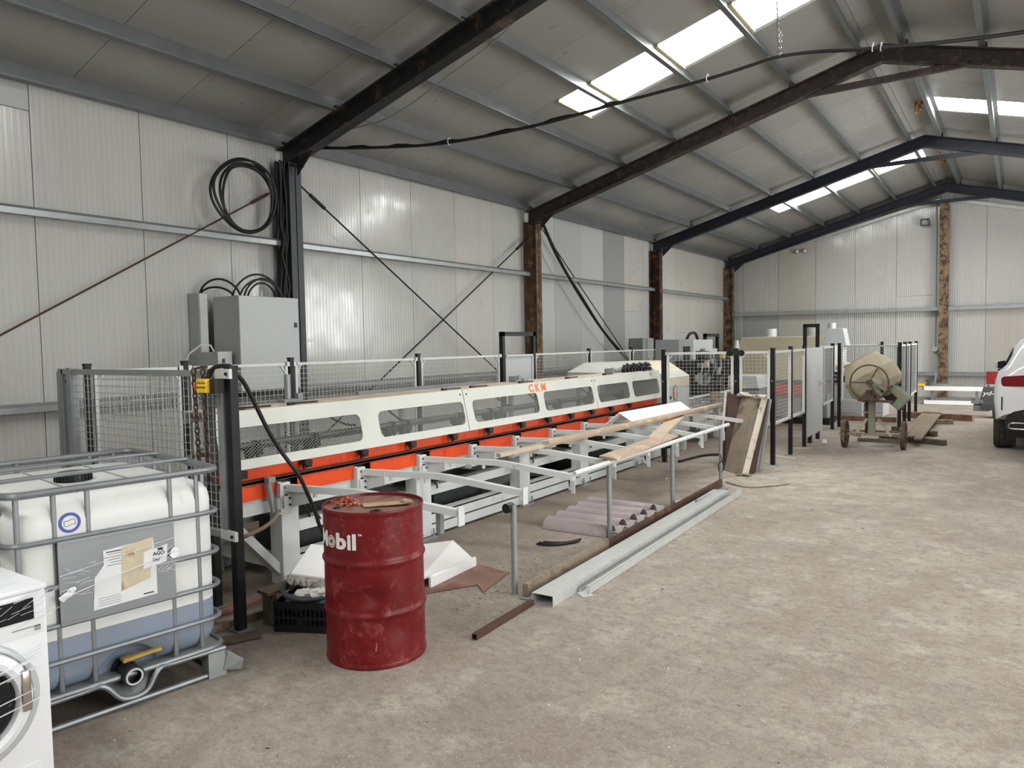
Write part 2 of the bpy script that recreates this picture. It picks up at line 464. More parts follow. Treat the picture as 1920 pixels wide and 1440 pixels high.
def chain_links(mb, p0, p1, link=.045, r=.0045):
    p0 = Vector(p0); p1 = Vector(p1); L = (p1 - p0).length; n = max(2, int(L / (link * .72))); d = (p1 - p0) / n
    dn = d.normalized(); a = Vector((1, 0, 0)) if abs(dn.x) < .8 else Vector((0, 1, 0))
    u = (a - dn * a.dot(dn)).normalized(); w = dn.cross(u)
    for i in range(n):
        c = p0 + d * (i + .5); s_ = u if i % 2 else w
        mb.tube([c + dn * (math.cos(t) * link * .5) + s_ * (math.sin(t) * link * .28) for t in [2 * math.pi * j / 8 for j in range(8)]], r, 5, closed=True)
# ---------------------------------------------------------------- setting: floor, walls, roof
XL, XR, XC, YB, YE = -8.3, 4.74, -1.78, -7.0, 25.3
SL = .275
def zrt(x): return 4.45 + SL * (6.42 - abs(x - XC))      # top of the rafters
def zroof(x): return zrt(x) + .18                          # underside of the roof sheets
mb = MB(); mb.add([(XL - .3, YB - .3, 0), (XR + .3, YB - .3, 0), (XR + .3, YE + .3, 0), (XL - .3, YE + .3, 0)], [(0, 1, 2, 3)])
struct('floor', mb, 'floor')

# left wall: upright sandwich panels in front of a backing sheet
mb = MB(); mb.span(XL - .12, XL - .06, YB, YE + .1, 0, 4.74); wall_left = struct('wall_left', mb, 'galv')
def wall_panel(y0, y1, mat, z0=0, z1=4.66, proud=0):
    b = MB(); b.span(XL - .055, XL + proud, y0 + .004, y1 - .004, z0, z1)
    o = struct('panel', b, mat, wall_left); return o
k0 = 3.57 - 1.14 * 9
edges = [k0 + 1.14 * i for i in range(0, 29)]
edges = [e for e in edges if e < 25.2] + [25.3]
for i in range(len(edges) - 1):
    y0, y1 = edges[i], edges[i + 1]; mid = (y0 + y1) / 2
    mat = 'clad_wall'
    if y0 > 13: mat = 'clad_wall_plain'
    if 15.9 < mid < 17.0: mat = 'clad_wall_grey'
    if 17.0 < mid < 18.2 or mid > 20.0: mat = 'clad_wall_beige'
    if 8.2 < mid < 9.2 or 10.5 < mid < 11.4: mat = 'clad_wall_beige' if mid > 10 else 'clad_wall'
    if mid < 3.57 and mid > 2.4:
        wall_panel(y0, y1, mat, 0, 4.22); wall_panel(y0, y1, 'clad_wall_plain', 4.228, 4.66)
    elif 17.0 < mid < 18.2:
        wall_panel(y0, y1, mat, 2.58, 4.66); wall_panel(y0, y1, 'clad_wall_plain', 0, 2.574)
    elif 20.9 < mid < 22.2:
        wall_panel(y0, y1, mat, 2.05, 4.66); wall_panel(y0, y1, 'clad_wall_plain', 0, 2.044)
    else:
        wall_panel(y0, y1, mat)
mb = MB()                                                   # long C-section side rails between the columns
frames_y = [-5.6, .5, 6.65, 12.71, 18.88, 25.0]
for zt in (3.235, 1.275):
    for a, b in zip(frames_y[:-1], frames_y[1:]):
        g = MB(); y0, y1 = a + .12, b - .12
        g.span(-8.295, -8.14, y0, y1, zt - .004, zt); g.prism([(-8.14, y0, zt), (-8.115, y0, zt - .03), (-8.115, y0, zt - .085), (-8.12, y0, zt - .085), (-8.12, y0, zt - .03), (-8.145, y0, zt - .004)], (0, y1 - y0, 0))
        g.span(-8.14, -8.115, y0, y1, zt - .089, zt - .085)
        struct('girt', g, 'girt_steel', wall_left)
g = MB()                                                     # floor kerb angle along the wall
g.span(-8.295, -8.2, YB, YE, 0, .12); struct('baseboard_left', g, 'galv_matt')

# end gable
mb = MB(); mb.prism([(XL, YE + .07, 0), (XR, YE + .07, 0), (XR, YE + .07, 4.74), (XC, YE + .07, zroof(XC) + .05), (XL, YE + .07, 4.74)], (0, .06, 0))
wall_end = struct('wall_end', mb, 'galv')
ex = [-8.3, -7.74, -6.58, -5.42, -4.25, -3.1, -1.95, -.80, .36, 1.5, 2.65, 3.8, XR]
def end_panel(x0, x1, mat, z0=0, zcut=None):
    xs = [x0 + .004] + ([XC] if x0 < XC < x1 else []) + [x1 - .004]
    top = [(x, YE, (zroof(x) + .03) if zcut is None else zcut) for x in reversed(xs)]
    b = MB(); b.prism([(x0 + .004, YE, z0), (x1 - .004, YE, z0)] + top, (0, .05, 0)); struct('panel', b, mat, wall_end)
for i in range(len(ex) - 1):
    x0, x1 = ex[i], ex[i + 1]
    if i == 1: end_panel(x0, x1, 'clad_end', 2.66); end_panel(x0, x1, 'clad_end_grey', 0, 2.652)
    elif i == 5: end_panel(x0, x1, 'clad_end', 3.02); end_panel(x0, x1, 'clad_end', 0, 3.012)
    elif i == 7: end_panel(x0, x1, 'clad_end', 2.62); end_panel(x0, x1, 'clad_end_stain', 0, 2.612)
    elif i == 2: end_panel(x0, x1, 'clad_end_stain')
    else: end_panel(x0, x1, 'clad_end')
for zt in (2.70, .735):
    for x0, x1 in ((-8.1, -1.95), (-1.72, XR)):
        g = MB(); z2 = zt - (.05 if zt > 1 else 0); 
        za, zb = (zt, z2) if x0 < -5 else (z2, z2)
        for dz, y0, y1, h in ((0, 25.08, 25.29, .006), (-.05, 25.08, 25.10, .10)):
            g.prism([(x0, y0, za + dz - h / 2), (x1, y0, zb + dz - h / 2), (x1, y0, zb + dz + h / 2), (x0, y0, za + dz + h / 2)], (0, y1 - y0, 0))
        struct('girt', g, 'girt_steel' if zt > 1 else 'galv', wall_end)
for a, b in (((-7.72, 25.2, 4.43), (-1.95, 25.2, 5.78)), ((-1.66, 25.2, 5.74), (XR - .1, 25.2, 4.1))):
    g = MB(); g.bar(a, b, .07, .09); struct('rail', g, 'galv_bright', wall_end, SM)

# right wall with two made-up openings for the added lamps, and the back gable (behind the camera)
mb = MB(); mb.span(XR, XR + .08, YB, .85, 0, 4.74); mb.span(XR, XR + .08, 6.35, 15.25, 0, 4.74); mb.span(XR, XR + .08, 20.75, YE, 0, 4.74)
for y0 in (.85, 15.25): mb.span(XR, XR + .08, y0, y0 + 5.5, 4.05, 4.74); struct('wall_right', mb, 'clad_wall')
mb = MB()
mb.prism([(XL, YB, 0), (XR, YB, 0), (XR, YB, 4.74), (XC, YB, zroof(XC) + .05), (XL, YB, 4.74)], (0, -.08, 0))
struct('wall_back', mb, 'clad_end')

# roof: sheets running eave to ridge, roof lights let into both slopes
mb = MB()
mb.prism([(XL - .2, YB - .1, zroof(XL - .2) + .1), (XC, YB - .1, zroof(XC) + .1), (XR + .2, YB - .1, zroof(XR + .2) + .1), (XR + .2, YB - .1, zroof(XR + .2) + .14), (XC, YB - .1, zroof(XC) + .14), (XL - .2, YB - .1, zroof(XL - .2) + .14)], (0, YE - YB + .4, 0))
ceiling = struct('ceiling', mb, 'galv')
def slab(x0, x1, y0, y1, dz=0, th=.06):
    b = MB()
    b.prism([(x0, y0, zroof(x0) + dz), (x1, y0, zroof(x1) + dz), (x1, y0, zroof(x1) + dz + th), (x0, y0, zroof(x0) + dz + th)], (0, y1 - y0, 0)); return b
win_n = 0
def slope_row(side, lights):
    global win_n
    y = YB; ys = []
    le = sorted(lights)
    stops = [YB] + [v for a in le for v in a] + [YE + .05]
    for a, b in zip(stops[:-1], stops[1:]):
        if (a, b) in le: ys.append((a, b, True)); continue
        n = max(1, round((b - a) / 1.06))
        ys += [(a + (b - a) * i / n, a + (b - a) * (i + 1) / n, False) for i in range(n)]
    for y0, y1, lite in ys:
        g0, g1 = y0 + .003, y1 - .003
        if side < 0: xa, xb, xl0, xl1 = XL - .05, XC - .02, -5.64, -1.98
        else: xa, xb, xl0, xl1 = XC + .02, XR + .05, -1.42, 2.1
        if not lite:
            struct('panel', slab(xa, xb, g0, g1), 'clad_roof', ceiling)
        else:
            struct('panel', slab(xa, xl0, g0, g1), 'clad_roof', ceiling) if xl0 - xa > .01 else None
            struct('panel', slab(xl1, xb, g0, g1), 'clad_roof', ceiling)
            win_n += 1
            w = struct('window_%d' % win_n, slab(xl0, xl1, g0, g1, .045, .01), 'skylight')
            fr = MB()
            for ya, yb in ((y0, y0 + .03), (y1 - .09, y1)):
                b = slab(xl0, xl1, ya, yb, -.004, .045); fr.add(b.v, b.f)
            for xa_, xb_ in ((xl0, xl0 + .03), (xl1 - .03, xl1)):
                b = slab(xa_, xb_, y0, y1, -.004, .045); fr.add(b.v, b.f)
            part('frame', fr, 'fence_white', w)
slope_row(-1, [(-1.6, -.5), (9.52, 10.62), (20.5, 21.7)])
slope_row(1, [(-5.4, -4.3), (5.3, 6.4), (16.2, 17.3)])
mb = MB()
for s_ in (-1, 1):
    x0, x1 = (XC, XC + s_ * .22)
    mb.prism([(x0, YB, zroof(x0) - .012), (x1, YB, zroof(x1) - .012), (x1, YB, zroof(x1) - .004), (x0, YB, zroof(x0) - .004)], (0, YE - YB, 0))
struct('ridge_cap', mb, 'clad_roof', ceiling)
# purlins
px = [-8.17, -7.15, -6.12, -5.11, -4.1, -3.1, -2.1]
px += [2 * XC - x for x in px]
for x in px:
    p = MB(); z0 = zrt(x) + .002; s_ = -1 if x < XC else 1
    d = .175
    p.span(x - .004, x + .004, YB, YE, z0, z0 + d)                       # web
    p.span(x, x - s_ * .07, YB, YE, z0, z0 + .006)                        # lower flange towards ridge
    p.span(x - s_ * .064, x - s_ * .07, YB, YE, z0, z0 + .02)             # lip
    p.span(x, x + s_ * .07, YB, YE, z0 + d - .02, z0 + d - .014)
    struct('purlin', p, 'purlin_steel', ceiling)
# foam strips where sealing foam was left on purlins beside the roof lights
for x, y0 in ((-5.11, 9.5), (-4.1, 9.5), (-3.1, 9.5), (-3.1, 20.5), (-5.64, 9.5)):
    f = MB(); zz = zroof(x) - .01; f.span(x + .01, x + .045, y0 + .02, y0 + 1.02, zz - .02, zz + .03)
    struct('foam_strip', f, 'foam_yellow', ceiling)
f = MB(); rnd = random.Random(3)
for yy in (16.6, 21.9):
    for i in range(7):
        f.lump((XC + .1 + rnd.uniform(-.08, .08), yy + rnd.uniform(-.45, .45), zroof(XC) - .10 + rnd.uniform(-.06, .04)), (.022, .045, .05), i, 2, .3)
struct('foam_blob', f, 'foam_orange', ceiling)

# portal frames: columns and rafters
def i_section_x(mbx, x, y, z0, z1, d, bf, t=.014):          # upright, web in X
    mbx.span(x, x + d, y - t / 2, y + t / 2, z0, z1)
    mbx.span(x, x + t, y - bf / 2, y + bf / 2, z0, z1); mbx.span(x + d - t, x + d, y - bf / 2, y + bf / 2, z0, z1)
for y, cm, rm in ((-5.6, 'steel_charcoal', 'steel_black'), (.5, 'steel_charcoal', 'steel_black'), (6.65, 'steel_charcoal', 'steel_black'), (12.71, 'steel_rust', 'steel_rust_dark'), (18.88, 'steel_brown_dark', 'steel_navy'), (25.0, 'timber_post', 'steel_navy')):
    for side in (-1, 1):
        c = MB(); x = -8.28 if side < 0 else XR - .30
        i_section_x(c, x, y, 0, 4.24, .29, .2)
        c.span(x - .0, x + .29, y - .1, y + .1, 0, .015)
        struct('column', c, cm)
    r = MB()
    for side in (-1, 1):
        e = XC + side * 6.44
        def rail(za, zb, w):
            r.prism([(e, y - w / 2, zrt(e) - za), (XC, y - w / 2, zrt(XC) - za), (XC, y - w / 2, zrt(XC) - zb), (e, y - w / 2, zrt(e) - zb)], (0, w, 0))
        rail(0, .022, .17); rail(.236, .258, .17); rail(.02, .24, .016)
        r.span(e + (.0 if side < 0 else -.30), e + (.30 if side < 0 else 0), y - .09, y + .09, zrt(e) - .26, zrt(e) - .23)
        r.prism([(e - side * .28, y - .006, zrt(e) - .2), (e - side * .62, y - .006, zrt(e - side * .62) - .25), (e - side * .28, y - .006, zrt(e) - .38)], (0, .012, 0))
        for x in px:                                          # purlin cleats
            if (x - XC) * side > 0: r.span(x - .03, x + .03, y - .05, y + .05, zrt(x) - .002, zrt(x) + .08)
    if y > 12:
        t0 = 1.12; zt = zrt(XC - t0) - .258 + .045
        r.span(XC - t0, XC + t0, y - .04, y + .04, zt - .045, zt + .045)
    struct('rafter', r, rm)
c = MB(); c.span(-1.95, -1.71, 25.0, 25.2, 0, 5.72); c.span(-1.97, -1.69, 24.98, 25.0, 3.9, 3.94)
struct('column', c, 'timber_post', None)
# thin crossing rods on the left wall: each its own rod
def rod(p, q, mat, label, r=.012, buckle=True):
    b = MB(); b.cyl(p, q, r, 8); o = solo('brace_rod', b, mat, label, 'brace rod', p, None, SM)
    if buckle:
        p = Vector(p); q = Vector(q); d = (q - p).normalized(); k = MB(); k.cyl(q - d * .55, q - d * .25, r * 2.0, 8)
        part('turnbuckle', k, mat, o, SM)
    return o
rod((-8.12, .62, .5), (-8.12, 6.52, 3.92), 'rod_rust', 'rust-brown brace rod rising across the wall to the black column', .011)
rod((-8.11, 12.5, .62), (-8.11, 6.78, 4.02), 'rod_dark', 'dark brace rod sloping down from the black column to the brown column foot', .013)
rod((-8.15, 6.9, .40), (-8.15, 12.62, 3.93), 'rod_dark', 'dark brace rod rising to the top of the rusty brown column', .013)
rod((-8.14, 18.7, .30), (-8.14, 12.86, 4.3), 'rod_dark', 'dark brace rod beside the thick cable past the rusty brown column', .012, False)
# ---------------------------------------------------------------- things fixed to the wall and hung from the roof
# loop of black cable on the upper rail
def loop_pts(cx, cy, cz, ry, rz, n=48, ph=0, drift=0, wob=.012, seed=0):
    rn = random.Random(seed); a1, a2 = rn.uniform(0, 6), rn.uniform(0, 6)
    return [(cx + wob * 2 * math.sin(2 * t + a1), cy + math.cos(t) * (ry + wob * math.sin(3 * t + a2)) , cz + math.sin(t) * (rz + wob * math.sin(2 * t + a1))) for t in [2 * math.pi * i / n + ph for i in range(n)]]
t = thing('cable_coil', 'coil of black cable resting on the upper wall rail beside the black column', 'cable', (-7.95, 5.86, 3.25))
for i, (dx, dy, ry, rz) in enumerate(((0, 0, .44, .435), (-.03, .06, .38, .43), (.03, .02, .445, .43), (-.06, .09, .37, .415))):
    b = MB(); b.tube(loop_pts(-7.92 + dx, 5.80 + dy, 3.665 - abs(dx) * .1, ry, rz, 56, 0, 0, .014, i), .017, 7, closed=True)
    part('cable_loop', b, 'rubber', t, SM)
# cable bundle down the side of the charcoal column
t = thing('cable_bundle', 'bundle of black cables tied down the side of the charcoal column', 'cable', (-8.0, 6.5, 2.3))
for i in range(9):
    rn = random.Random(i); x = -8.2 + .022 * i + rn.uniform(-.01, .01); y = 6.50 + rn.uniform(-.03, .03)
    b = MB(); b.tube([(x + rn.uniform(-.02, .02), y + rn.uniform(-.035, .02), 4.25 - 1.85 * k / 9) for k in range(10)], .016, 6); part('cable', b, 'rubber', t, SM)

# big switch cabinet + its cables, trunking, small box
t = thing('electrical_cabinet', 'large light grey electrical cabinet with a single lock in front of the charcoal column', 'cabinet', (-7.75, 5.8, 1.33))
b = MB(); b.span(-8.02, -7.525, 5.37, 6.22, 1.28, 2.41); part('body', b, 'cabinet_side', t, None, bevel=.006)
b = MB(); b.span(-7.523, -7.50, 5.365, 6.225, 1.285, 2.405); d = part('door', b, 'cabinet_light', t, None, bevel=.006)
b = MB(); b.box((-7.493, 6.17, 2.07), (.014, .036, .06)); part('lock', b, 'black_plastic', d, label='black door lock')
b = MB(); b.span(-8.0, -7.55, 5.39, 6.2, 1.2, 1.28); part('plinth', b, 'black_plastic', t)
b = MB(); b.span(-8.28, -8.02, 5.45, 5.5, 1.3, 1.36); b.span(-8.28, -8.02, 6.1, 6.15, 1.3, 1.36); part('bracket', b, 'galv', t)
t = thing('cable_trunking', 'grey steel cable trunking standing left of the large grey cabinet', 'trunking', (-8.2, 5.3, 1.7))
b = MB(); b.span(-8.28, -8.08, 5.22, 5.33, 1.55, 2.46); part('duct', b, 'conduit', t)
b = MB(); b.span(-8.08, -8.06, 5.225, 5.325, 1.56, 2.45); part('cover', b, 'fence_white', t)
t = thing('cabinet_cables', 'black cables looping between the grey trunking and the cabinet top', 'cable', (-7.95, 5.6, 2.42))
for i, (a, q, h) in enumerate((((-8.15, 5.28, 2.45), (-7.78, 5.60, 2.41), .20), ((-8.13, 5.28, 2.45), (-7.80, 5.52, 2.41), .10), ((-7.85, 5.62, 2.41), (-7.85, 6.25, 2.45), .22), ((-7.82, 5.66, 2.41), (-7.95, 6.35, 2.44), .24), ((-7.80, 5.70, 2.41), (-7.9, 6.2, 2.44), .18), ((-7.9, 5.55, 2.41), (-7.95, 6.3, 2.5), .26))):
    a = Vector(a); q = Vector(q); b = MB()
    b.tube([a.lerp(q, s / 12) + Vector((0, 0, h * (4 * (s / 12) * (1 - s / 12)) ** .7)) for s in range(13)], .013, 6); part('cable', b, 'rubber', t, SM)
t = thing('switch_box', 'small grey switch box mounted below the grey trunking', 'switch box', (-7.8, 5.1, 1.6))
b = MB(); b.span(-7.98, -7.61, 5.13, 5.31, 1.52, 1.755); part('body', b, 'cabinet_side', t, bevel=.005)
b = MB(); b.span(-7.61, -7.596, 5.128, 5.312, 1.52, 1.757); part('front', b, 'cabinet_light', t)
b = MB(); b.box((-7.59, 5.195, 1.65), (.014, .028, .05)); part('lock', b, 'grip_dark', t)
b = MB(); b.tube([(-7.7, 5.15, 1.757), (-7.72, 5.12, 1.83), (-7.75, 5.02, 1.84), (-7.8, 4.9, 1.74), (-7.85, 4.86, 1.6), (-7.9, 4.85, 1.3)], .010, 6); part('lead', b, 'fence_white', t, SM, label='white lead')
# thick cable running down past column two
def arc_path(pts, n=4):
    P = [Vector(p) for p in pts]; out = []
    for i in range(len(P) - 1):
        p0 = P[max(i - 1, 0)]; p1 = P[i]; p2 = P[i + 1]; p3 = P[min(i + 2, len(P) - 1)]
        for k in range(n):
            u = k / n
            out.append(.5 * ((2 * p1) + (p2 - p0) * u + (2 * p0 - 5 * p1 + 4 * p2 - p3) * u * u + (3 * p1 - p0 - 3 * p2 + p3) * u ** 3))
    return out + [P[-1]]
t = thing('heavy_cable', 'thick pair of black cables slanting down the wall past the rusty brown column', 'cable', (-8.0, 14.5, 2.7))
for dx, dz in ((0, 0), (.02, .035)):
    b = MB(); b.tube(arc_path([(-8.0 + dx, 12.9, 4.2), (-8.0 + dx, 13.3, 3.72 + dz), (-8.0 + dx, 13.84, 3.25), (-8.0 + dx, 14.46, 2.76 + dz), (-8.0 + dx, 15.46, 2.06), (-8.0 + dx, 16.64, 1.39 + dz), (-7.95 + dx, 17.3, 1.0)]), .022, 7); part('cable', b, 'rubber', t, SM)
# the long cable slung across the hall under the roof
pts = [(-7.72, 6.78, 4.42), (-6.83, 6.95, 4.316), (-5.774, 7.1, 4.232), (-4.6, 7.3, 4.278), (-3.653, 7.5, 4.396), (-2.764, 7.7, 4.51), (-2.349, 7.8, 4.583), (-2.069, 7.85, 4.631), (-1.708, 7.95, 4.631), (-1.163, 8.0, 4.554), (0.0, 8.3, 4.517), (2.2, 8.6, 4.5), (4.6, 8.8, 4.2)]
t = thing('slung_cable', 'thick black cable slung across the hall below the roof', 'cable', (-3.5, 7.4, 4.4))
b = MB(); b.tube(arc_path(pts, 6), .019, 8); part('cable', b, 'rubber', t, SM)
b = MB(); b.tube([Vector(p) + Vector((0, .012, .016 + .02 * math.sin(i * 1.7))) for i, p in enumerate(arc_path(pts[:5], 6))], .010, 6); part('cable', b, 'rubber', t, SM)
for x, y, z in ((-5.72, 7.11, 4.235), (-2.73, 7.71, 4.515), (-1.20, 7.995, 4.56), (-1.13, 8.01, 4.553)):
    b = MB(); b.tube([(x + math.cos(a) * .006, y + math.sin(a) * .03, z + .01 + math.cos(a) * .04) for a in [2 * math.pi * i / 10 for i in range(10)]], .005, 5, closed=True); part('tie', b, 'fence_white', t, SM, label='white cable tie')
t = thing('hanging_chain', 'thin steel chain hanging from the roof to the slung cable', 'chain', (-2.04, 7.85, 5.3))
b = MB(); chain_links(b, (-2.10, 7.85, zrt(-2.1) + .02), (-2.04, 7.85, 4.65), .04, .004); part('chain_links', b, 'chain_steel', t, SM, kind='stuff')
b = MB(); chain_links(b, (-2.02, 7.86, 4.88), (-2.03, 7.84, 4.64), .04, .005); part('chain_links', b, 'chain_steel', t, SM, kind='stuff')
b = MB(); b.tube(arc_path([(-7.3, 6.85, 4.58), (-6.75, 6.9, 4.6), (-6.4, 6.88, 4.63), (-5.9, 6.86, 4.76), (-5.59, 6.85, 4.87), (-4.82, 6.85, 5.14), (-4.43, 6.85, 5.35), (-4.0, 6.8, 5.5)], 5), .009, 6)
solo('grey_lead', b, 'galv_matt', 'thin grey lead strung below the nearest black roof beam', 'cable', (-6.0, 6.86, 4.7), smooth=SM)
# floodlight, junction box on the end wall
t = thing('floodlight', 'small black-framed floodlight high on the end wall', 'light', (-2.34, 25.2, 5.16))
b = MB()
for a in ((-2.455, -2.43, 5.06, 5.26), (-2.25, -2.225, 5.06, 5.26)): b.span(a[0], a[1], 25.1, 25.2, a[2], a[3])
for z in (5.06, 5.235): b.span(-2.455, -2.225, 25.1, 25.2, z, z + .025)
b.span(-2.36, -2.32, 25.2, 25.29, 5.12, 5.18); part('housing', b, 'black_plastic', t)
b = MB(); b.span(-2.43, -2.25, 25.15, 25.17, 5.085, 5.235); part('lens', b, 'cabinet_grey', t)
for i, x in enumerate((-5.98, -5.74)):
    t = thing('bulkhead_lamp', ('left one of two small round lamps below the gable rail in the far corner', 'right one of two small round lamps below the gable rail in the far corner')[i], 'lamp', (x, 25.28, 4.62), 'bulkhead lamps')
    b = MB(); b.cyl((x, 25.295, 4.62), (x, 25.22, 4.62), .07, 14); part('base', b, 'cabinet_grey', t, SM)
    b = MB(); b.lump((x, 25.2, 4.62), (.065, .06, .065), i, 2, .0); part('dome', b, 'cabinet_light', t, SM)
t = thing('junction_box', 'round white junction box with conduit beside the end wall post', 'junction box', (-2.03, 25.27, 1.42))
b = MB(); b.hollow((-2.05, 25.2, 1.42), (-2.05, 25.29, 1.42), .075, .02, 16); b.cyl((-2.05, 25.21, 1.42), (-2.05, 25.29, 1.42), .06, 14); part('box', b, 'cabinet_light', t, SM)
b = MB(); b.cyl((-2.05, 25.27, 1.48), (-2.05, 25.27, 5.6), .014, 8); part('conduit', b, 'conduit', t, SM)
t = thing('wall_cabinet', 'grey wall box with pointed lower cover beside the dark brown column', 'cabinet', (-7.9, 17.9, 1.6))
b = MB(); b.span(-8.28, -7.92, 17.5, 17.95, 1.3, 1.88); part('body', b, 'cabinet_grey', t)
b = MB(); b.prism([(-7.9, 17.75, 1.88), (-7.9, 18.15, 1.88), (-7.9, 18.15, 1.42), (-7.9, 18.02, 1.2), (-7.9, 17.9, 1.25), (-7.9, 17.75, 1.42)], (-.03, 0, 0)); part('cover', b, 'conduit', t)

# ---------------------------------------------------------------- washing machine at the left edge
WX, WY0, WY1, WZ = -3.17, .735, 1.335, .85
t = thing('washing_machine', 'white front-loading washing machine wrapped in clear film, beside the plastic tank', 'washing machine', (-3.47, 1.03, 0))
b = MB(); b.span(-3.77, WX, WY0, WY1, .02, WZ); part('body', b, 'appliance', t, SM, bevel=.012)
b = MB(); b.span(-3.77, WX + .006, WY0 - .002, WY1 + .002, WZ, WZ + .02); part('top', b, 'appliance', t, SM, bevel=.006)
b = MB(); b.span(WX, WX + .006, WY0 + .02, WY1 - .012, WZ - .165, WZ - .015); pn = part('control_panel', b, 'appliance', t, bevel=.002)
b = MB(); b.span(WX + .006, WX + .010, WY0 + .12, WY1 - .052, WZ - .105, WZ - .022); part('display', b, 'glass_dark', pn, label='dark display window')
b = MB(); b.span(WX + .006, WX + .009, WY1 - .13, WY1 - .03, WZ - .138, WZ - .134); b.span(WX + .006, WX + .009, WY1 - .05, WY1 - .03, WZ - .155, WZ - .135); part('print', b, 'cabinet_grey', pn)
cy, cz = (WY0 + WY1) / 2 + .01, .465
mx = Matrix.Translation((WX, cy, cz)) @ Matrix.Rotation(R(90), 4, 'Y')
def ring(mbx, prof, n=48): mbx.lathe(prof, (0, 0, 0), n, mx, caps=False)
b = MB(); ring(b, [(.245, -.005), (.245, .012), (.235, .018), (.222, .018), (.218, .010), (.218, -.005)]); dr = part('door', b, 'appliance_grey', t, SM)
b = MB(); ring(b, [(.218, .005), (.212, .03), (.185, .045), (.165, .04), (.155, .02), (.155, -.005)]); part('door_ring', b, 'appliance', dr, SM)
b = MB(); ring(b, [(.157, .02), (.14, .03), (.10, .035), (.05, .03), (.001, .028)]); part('door_glass', b, 'glass_dark', dr, SM)
b = MB(); b.box((WX + .035, cy + .185, cz + .02), (.03, .035, .16)); part('handle', b, 'chrome', dr, SM, 'metal door latch', bevel=.006)
b = MB()
for i in range(9): b.bar((WX + .031, cy - .10 + .022 * i, cz - .15 + .05 * (abs(i - 4) / 4) ** 2), (WX + .031, cy - .085 + .022 * i, cz - .185 + .05 * (abs(i - 4) / 4) ** 2), .006); 
part('grille', b, 'black_plastic', dr)
b = MB(); b.span(WX, WX + .004, WY1 - .21, WY1 - .05, .06, .175); fl = part('filter_flap', b, 'appliance', t, bevel=.0015)
b = MB()
for i in range(6): b.span(WX + .004, WX + .006, WY1 - .17, WY1 - .07, .075 + .014 * i, .081 + .014 * i)
part('slot', b, 'ink', fl)
b = MB(); rn = random.Random(5)
for i in range(7):
    z0 = cz + .09 - .018 * i + (-.05 if i > 3 else 0)
    b.bar((WX + .050, WY0, z0 - .03 + rn.uniform(-.01, .01)), (WX + .048 - .03 * (i % 2), WY1 - .07 + rn.uniform(-.02, .03), z0 + .05), .002, rn.uniform(.003, .010), (1, 0, 0))
for i in range(4): b.bar((WX + .012, WY1 - .16, cz + .10 + .012 * i), (WX + .008, WY1 - .03, cz + .125 + .014 * i), .0015, .003, (1, 0, 0))
part('stretch_film', b, 'film_white', t, label='stretched clear film strands', kind='stuff')
b = MB()
for i in range(36):
    y = rn.uniform(WY0 + .12, WY1 - .02); z = WZ - rn.uniform(.01, .16)
    b.bar((WX + .0125, y, z), (WX + .0125, y + rn.uniform(.02, .09), z + rn.uniform(.005, .03)), .001, .0022, (1, 0, 0))
for i in range(26):
    x = rn.uniform(-3.72, WX - .02); y = rn.uniform(WY0 + .1, WY1 - .1); b.bar((x, y, WZ + .0215), (x + rn.uniform(-.05, .05), y + rn.uniform(.03, .1), WZ + .0215), .003, .001)
part('stretch_film', b, 'film_white', t, label='crinkled clear film', kind='stuff')
b = MB(); b.lump((-3.74, 1.02, WZ + .035), (.04, .06, .03), 4, 2, .3); part('film_knot', b, 'film_white', t)
for dx in (-3.72, -3.23):
    for dy in (WY0 + .05, WY1 - .05):
        b = MB(); b.cyl((dx, dy, 0), (dx, dy, .03), .02, 10); part('foot', b, 'black_plastic', t, SM)

# ---------------------------------------------------------------- caged plastic tank
tank = thing('caged_tank', 'white plastic liquid tank in a galvanised tube cage behind the washing machine', 'tank', (-4.244, 1.988, 0), rz=R(-8))
def P(name, b, mat, smooth=SM, label=None, par=tank, kind=None): return part(name, b, mat, par, smooth, label, kind, local=True)
def rring(z, hx, hy, r): return [Vector((x, y, z)) for x, y in rrect(hx, hy, r, 7)]
def bottle_mesh(z0, z1, n, bulge=1):
    out = []
    for i in range(n + 1):
        z = z0 + (z1 - z0) * i / n; e = min(1, (z - .16) / .11, (1.09 - z) / .11); e = max(0, e); ins = .11 * (1 - math.sqrt(max(0, 1 - (1 - e) ** 2)))
        out.append(rring(z, .585 - ins, .484 - ins, .115))
    return out
LIQ = .43
b = MB(); b.loft(bottle_mesh(LIQ, 1.09, 18)); bottle = P('bottle', b, 'ibc_white')
b = MB(); b.loft(bottle_mesh(.16, LIQ - .001, 10)); low = P('liquid_fill', b, 'ibc_liquid', label='blue-grey liquid showing through the lower tank')
# valve recess cut out of the front of the lower tank
cb = MB(); cb.lathe([(.001, -.12), (.17, -.12), (.165, 0), (.15, .06), (.10, .10), (.001, .115)], (0, 0, 0), 28, Matrix.Translation((.60, 0, .15)) @ Matrix.Rotation(R(-90), 4, 'Y'), caps=False)
cut = bpy.data.objects.new('cutter', cb.mesh('cutter', 'ibc_recess', SM)); COL.objects.link(cut); cut.parent = tank
bpy.context.view_layer.update()
md = low.modifiers.new('recess', 'BOOLEAN'); md.object = cut; md.operation = 'DIFFERENCE'
dg = bpy.context.evaluated_depsgraph_get(); dg.update()
nm = bpy.data.meshes.new_from_object(low.evaluated_get(dg)); low.modifiers.clear(); low.data = nm
bpy.data.objects.remove(cut)
for y in (-.155, .16):                                       # moulded grooves on the tank top
    b = MB(); b.span(-.45, .45, y - .004, y + .004, 1.088, 1.094); P('top_groove', b, 'cabinet_grey', None)
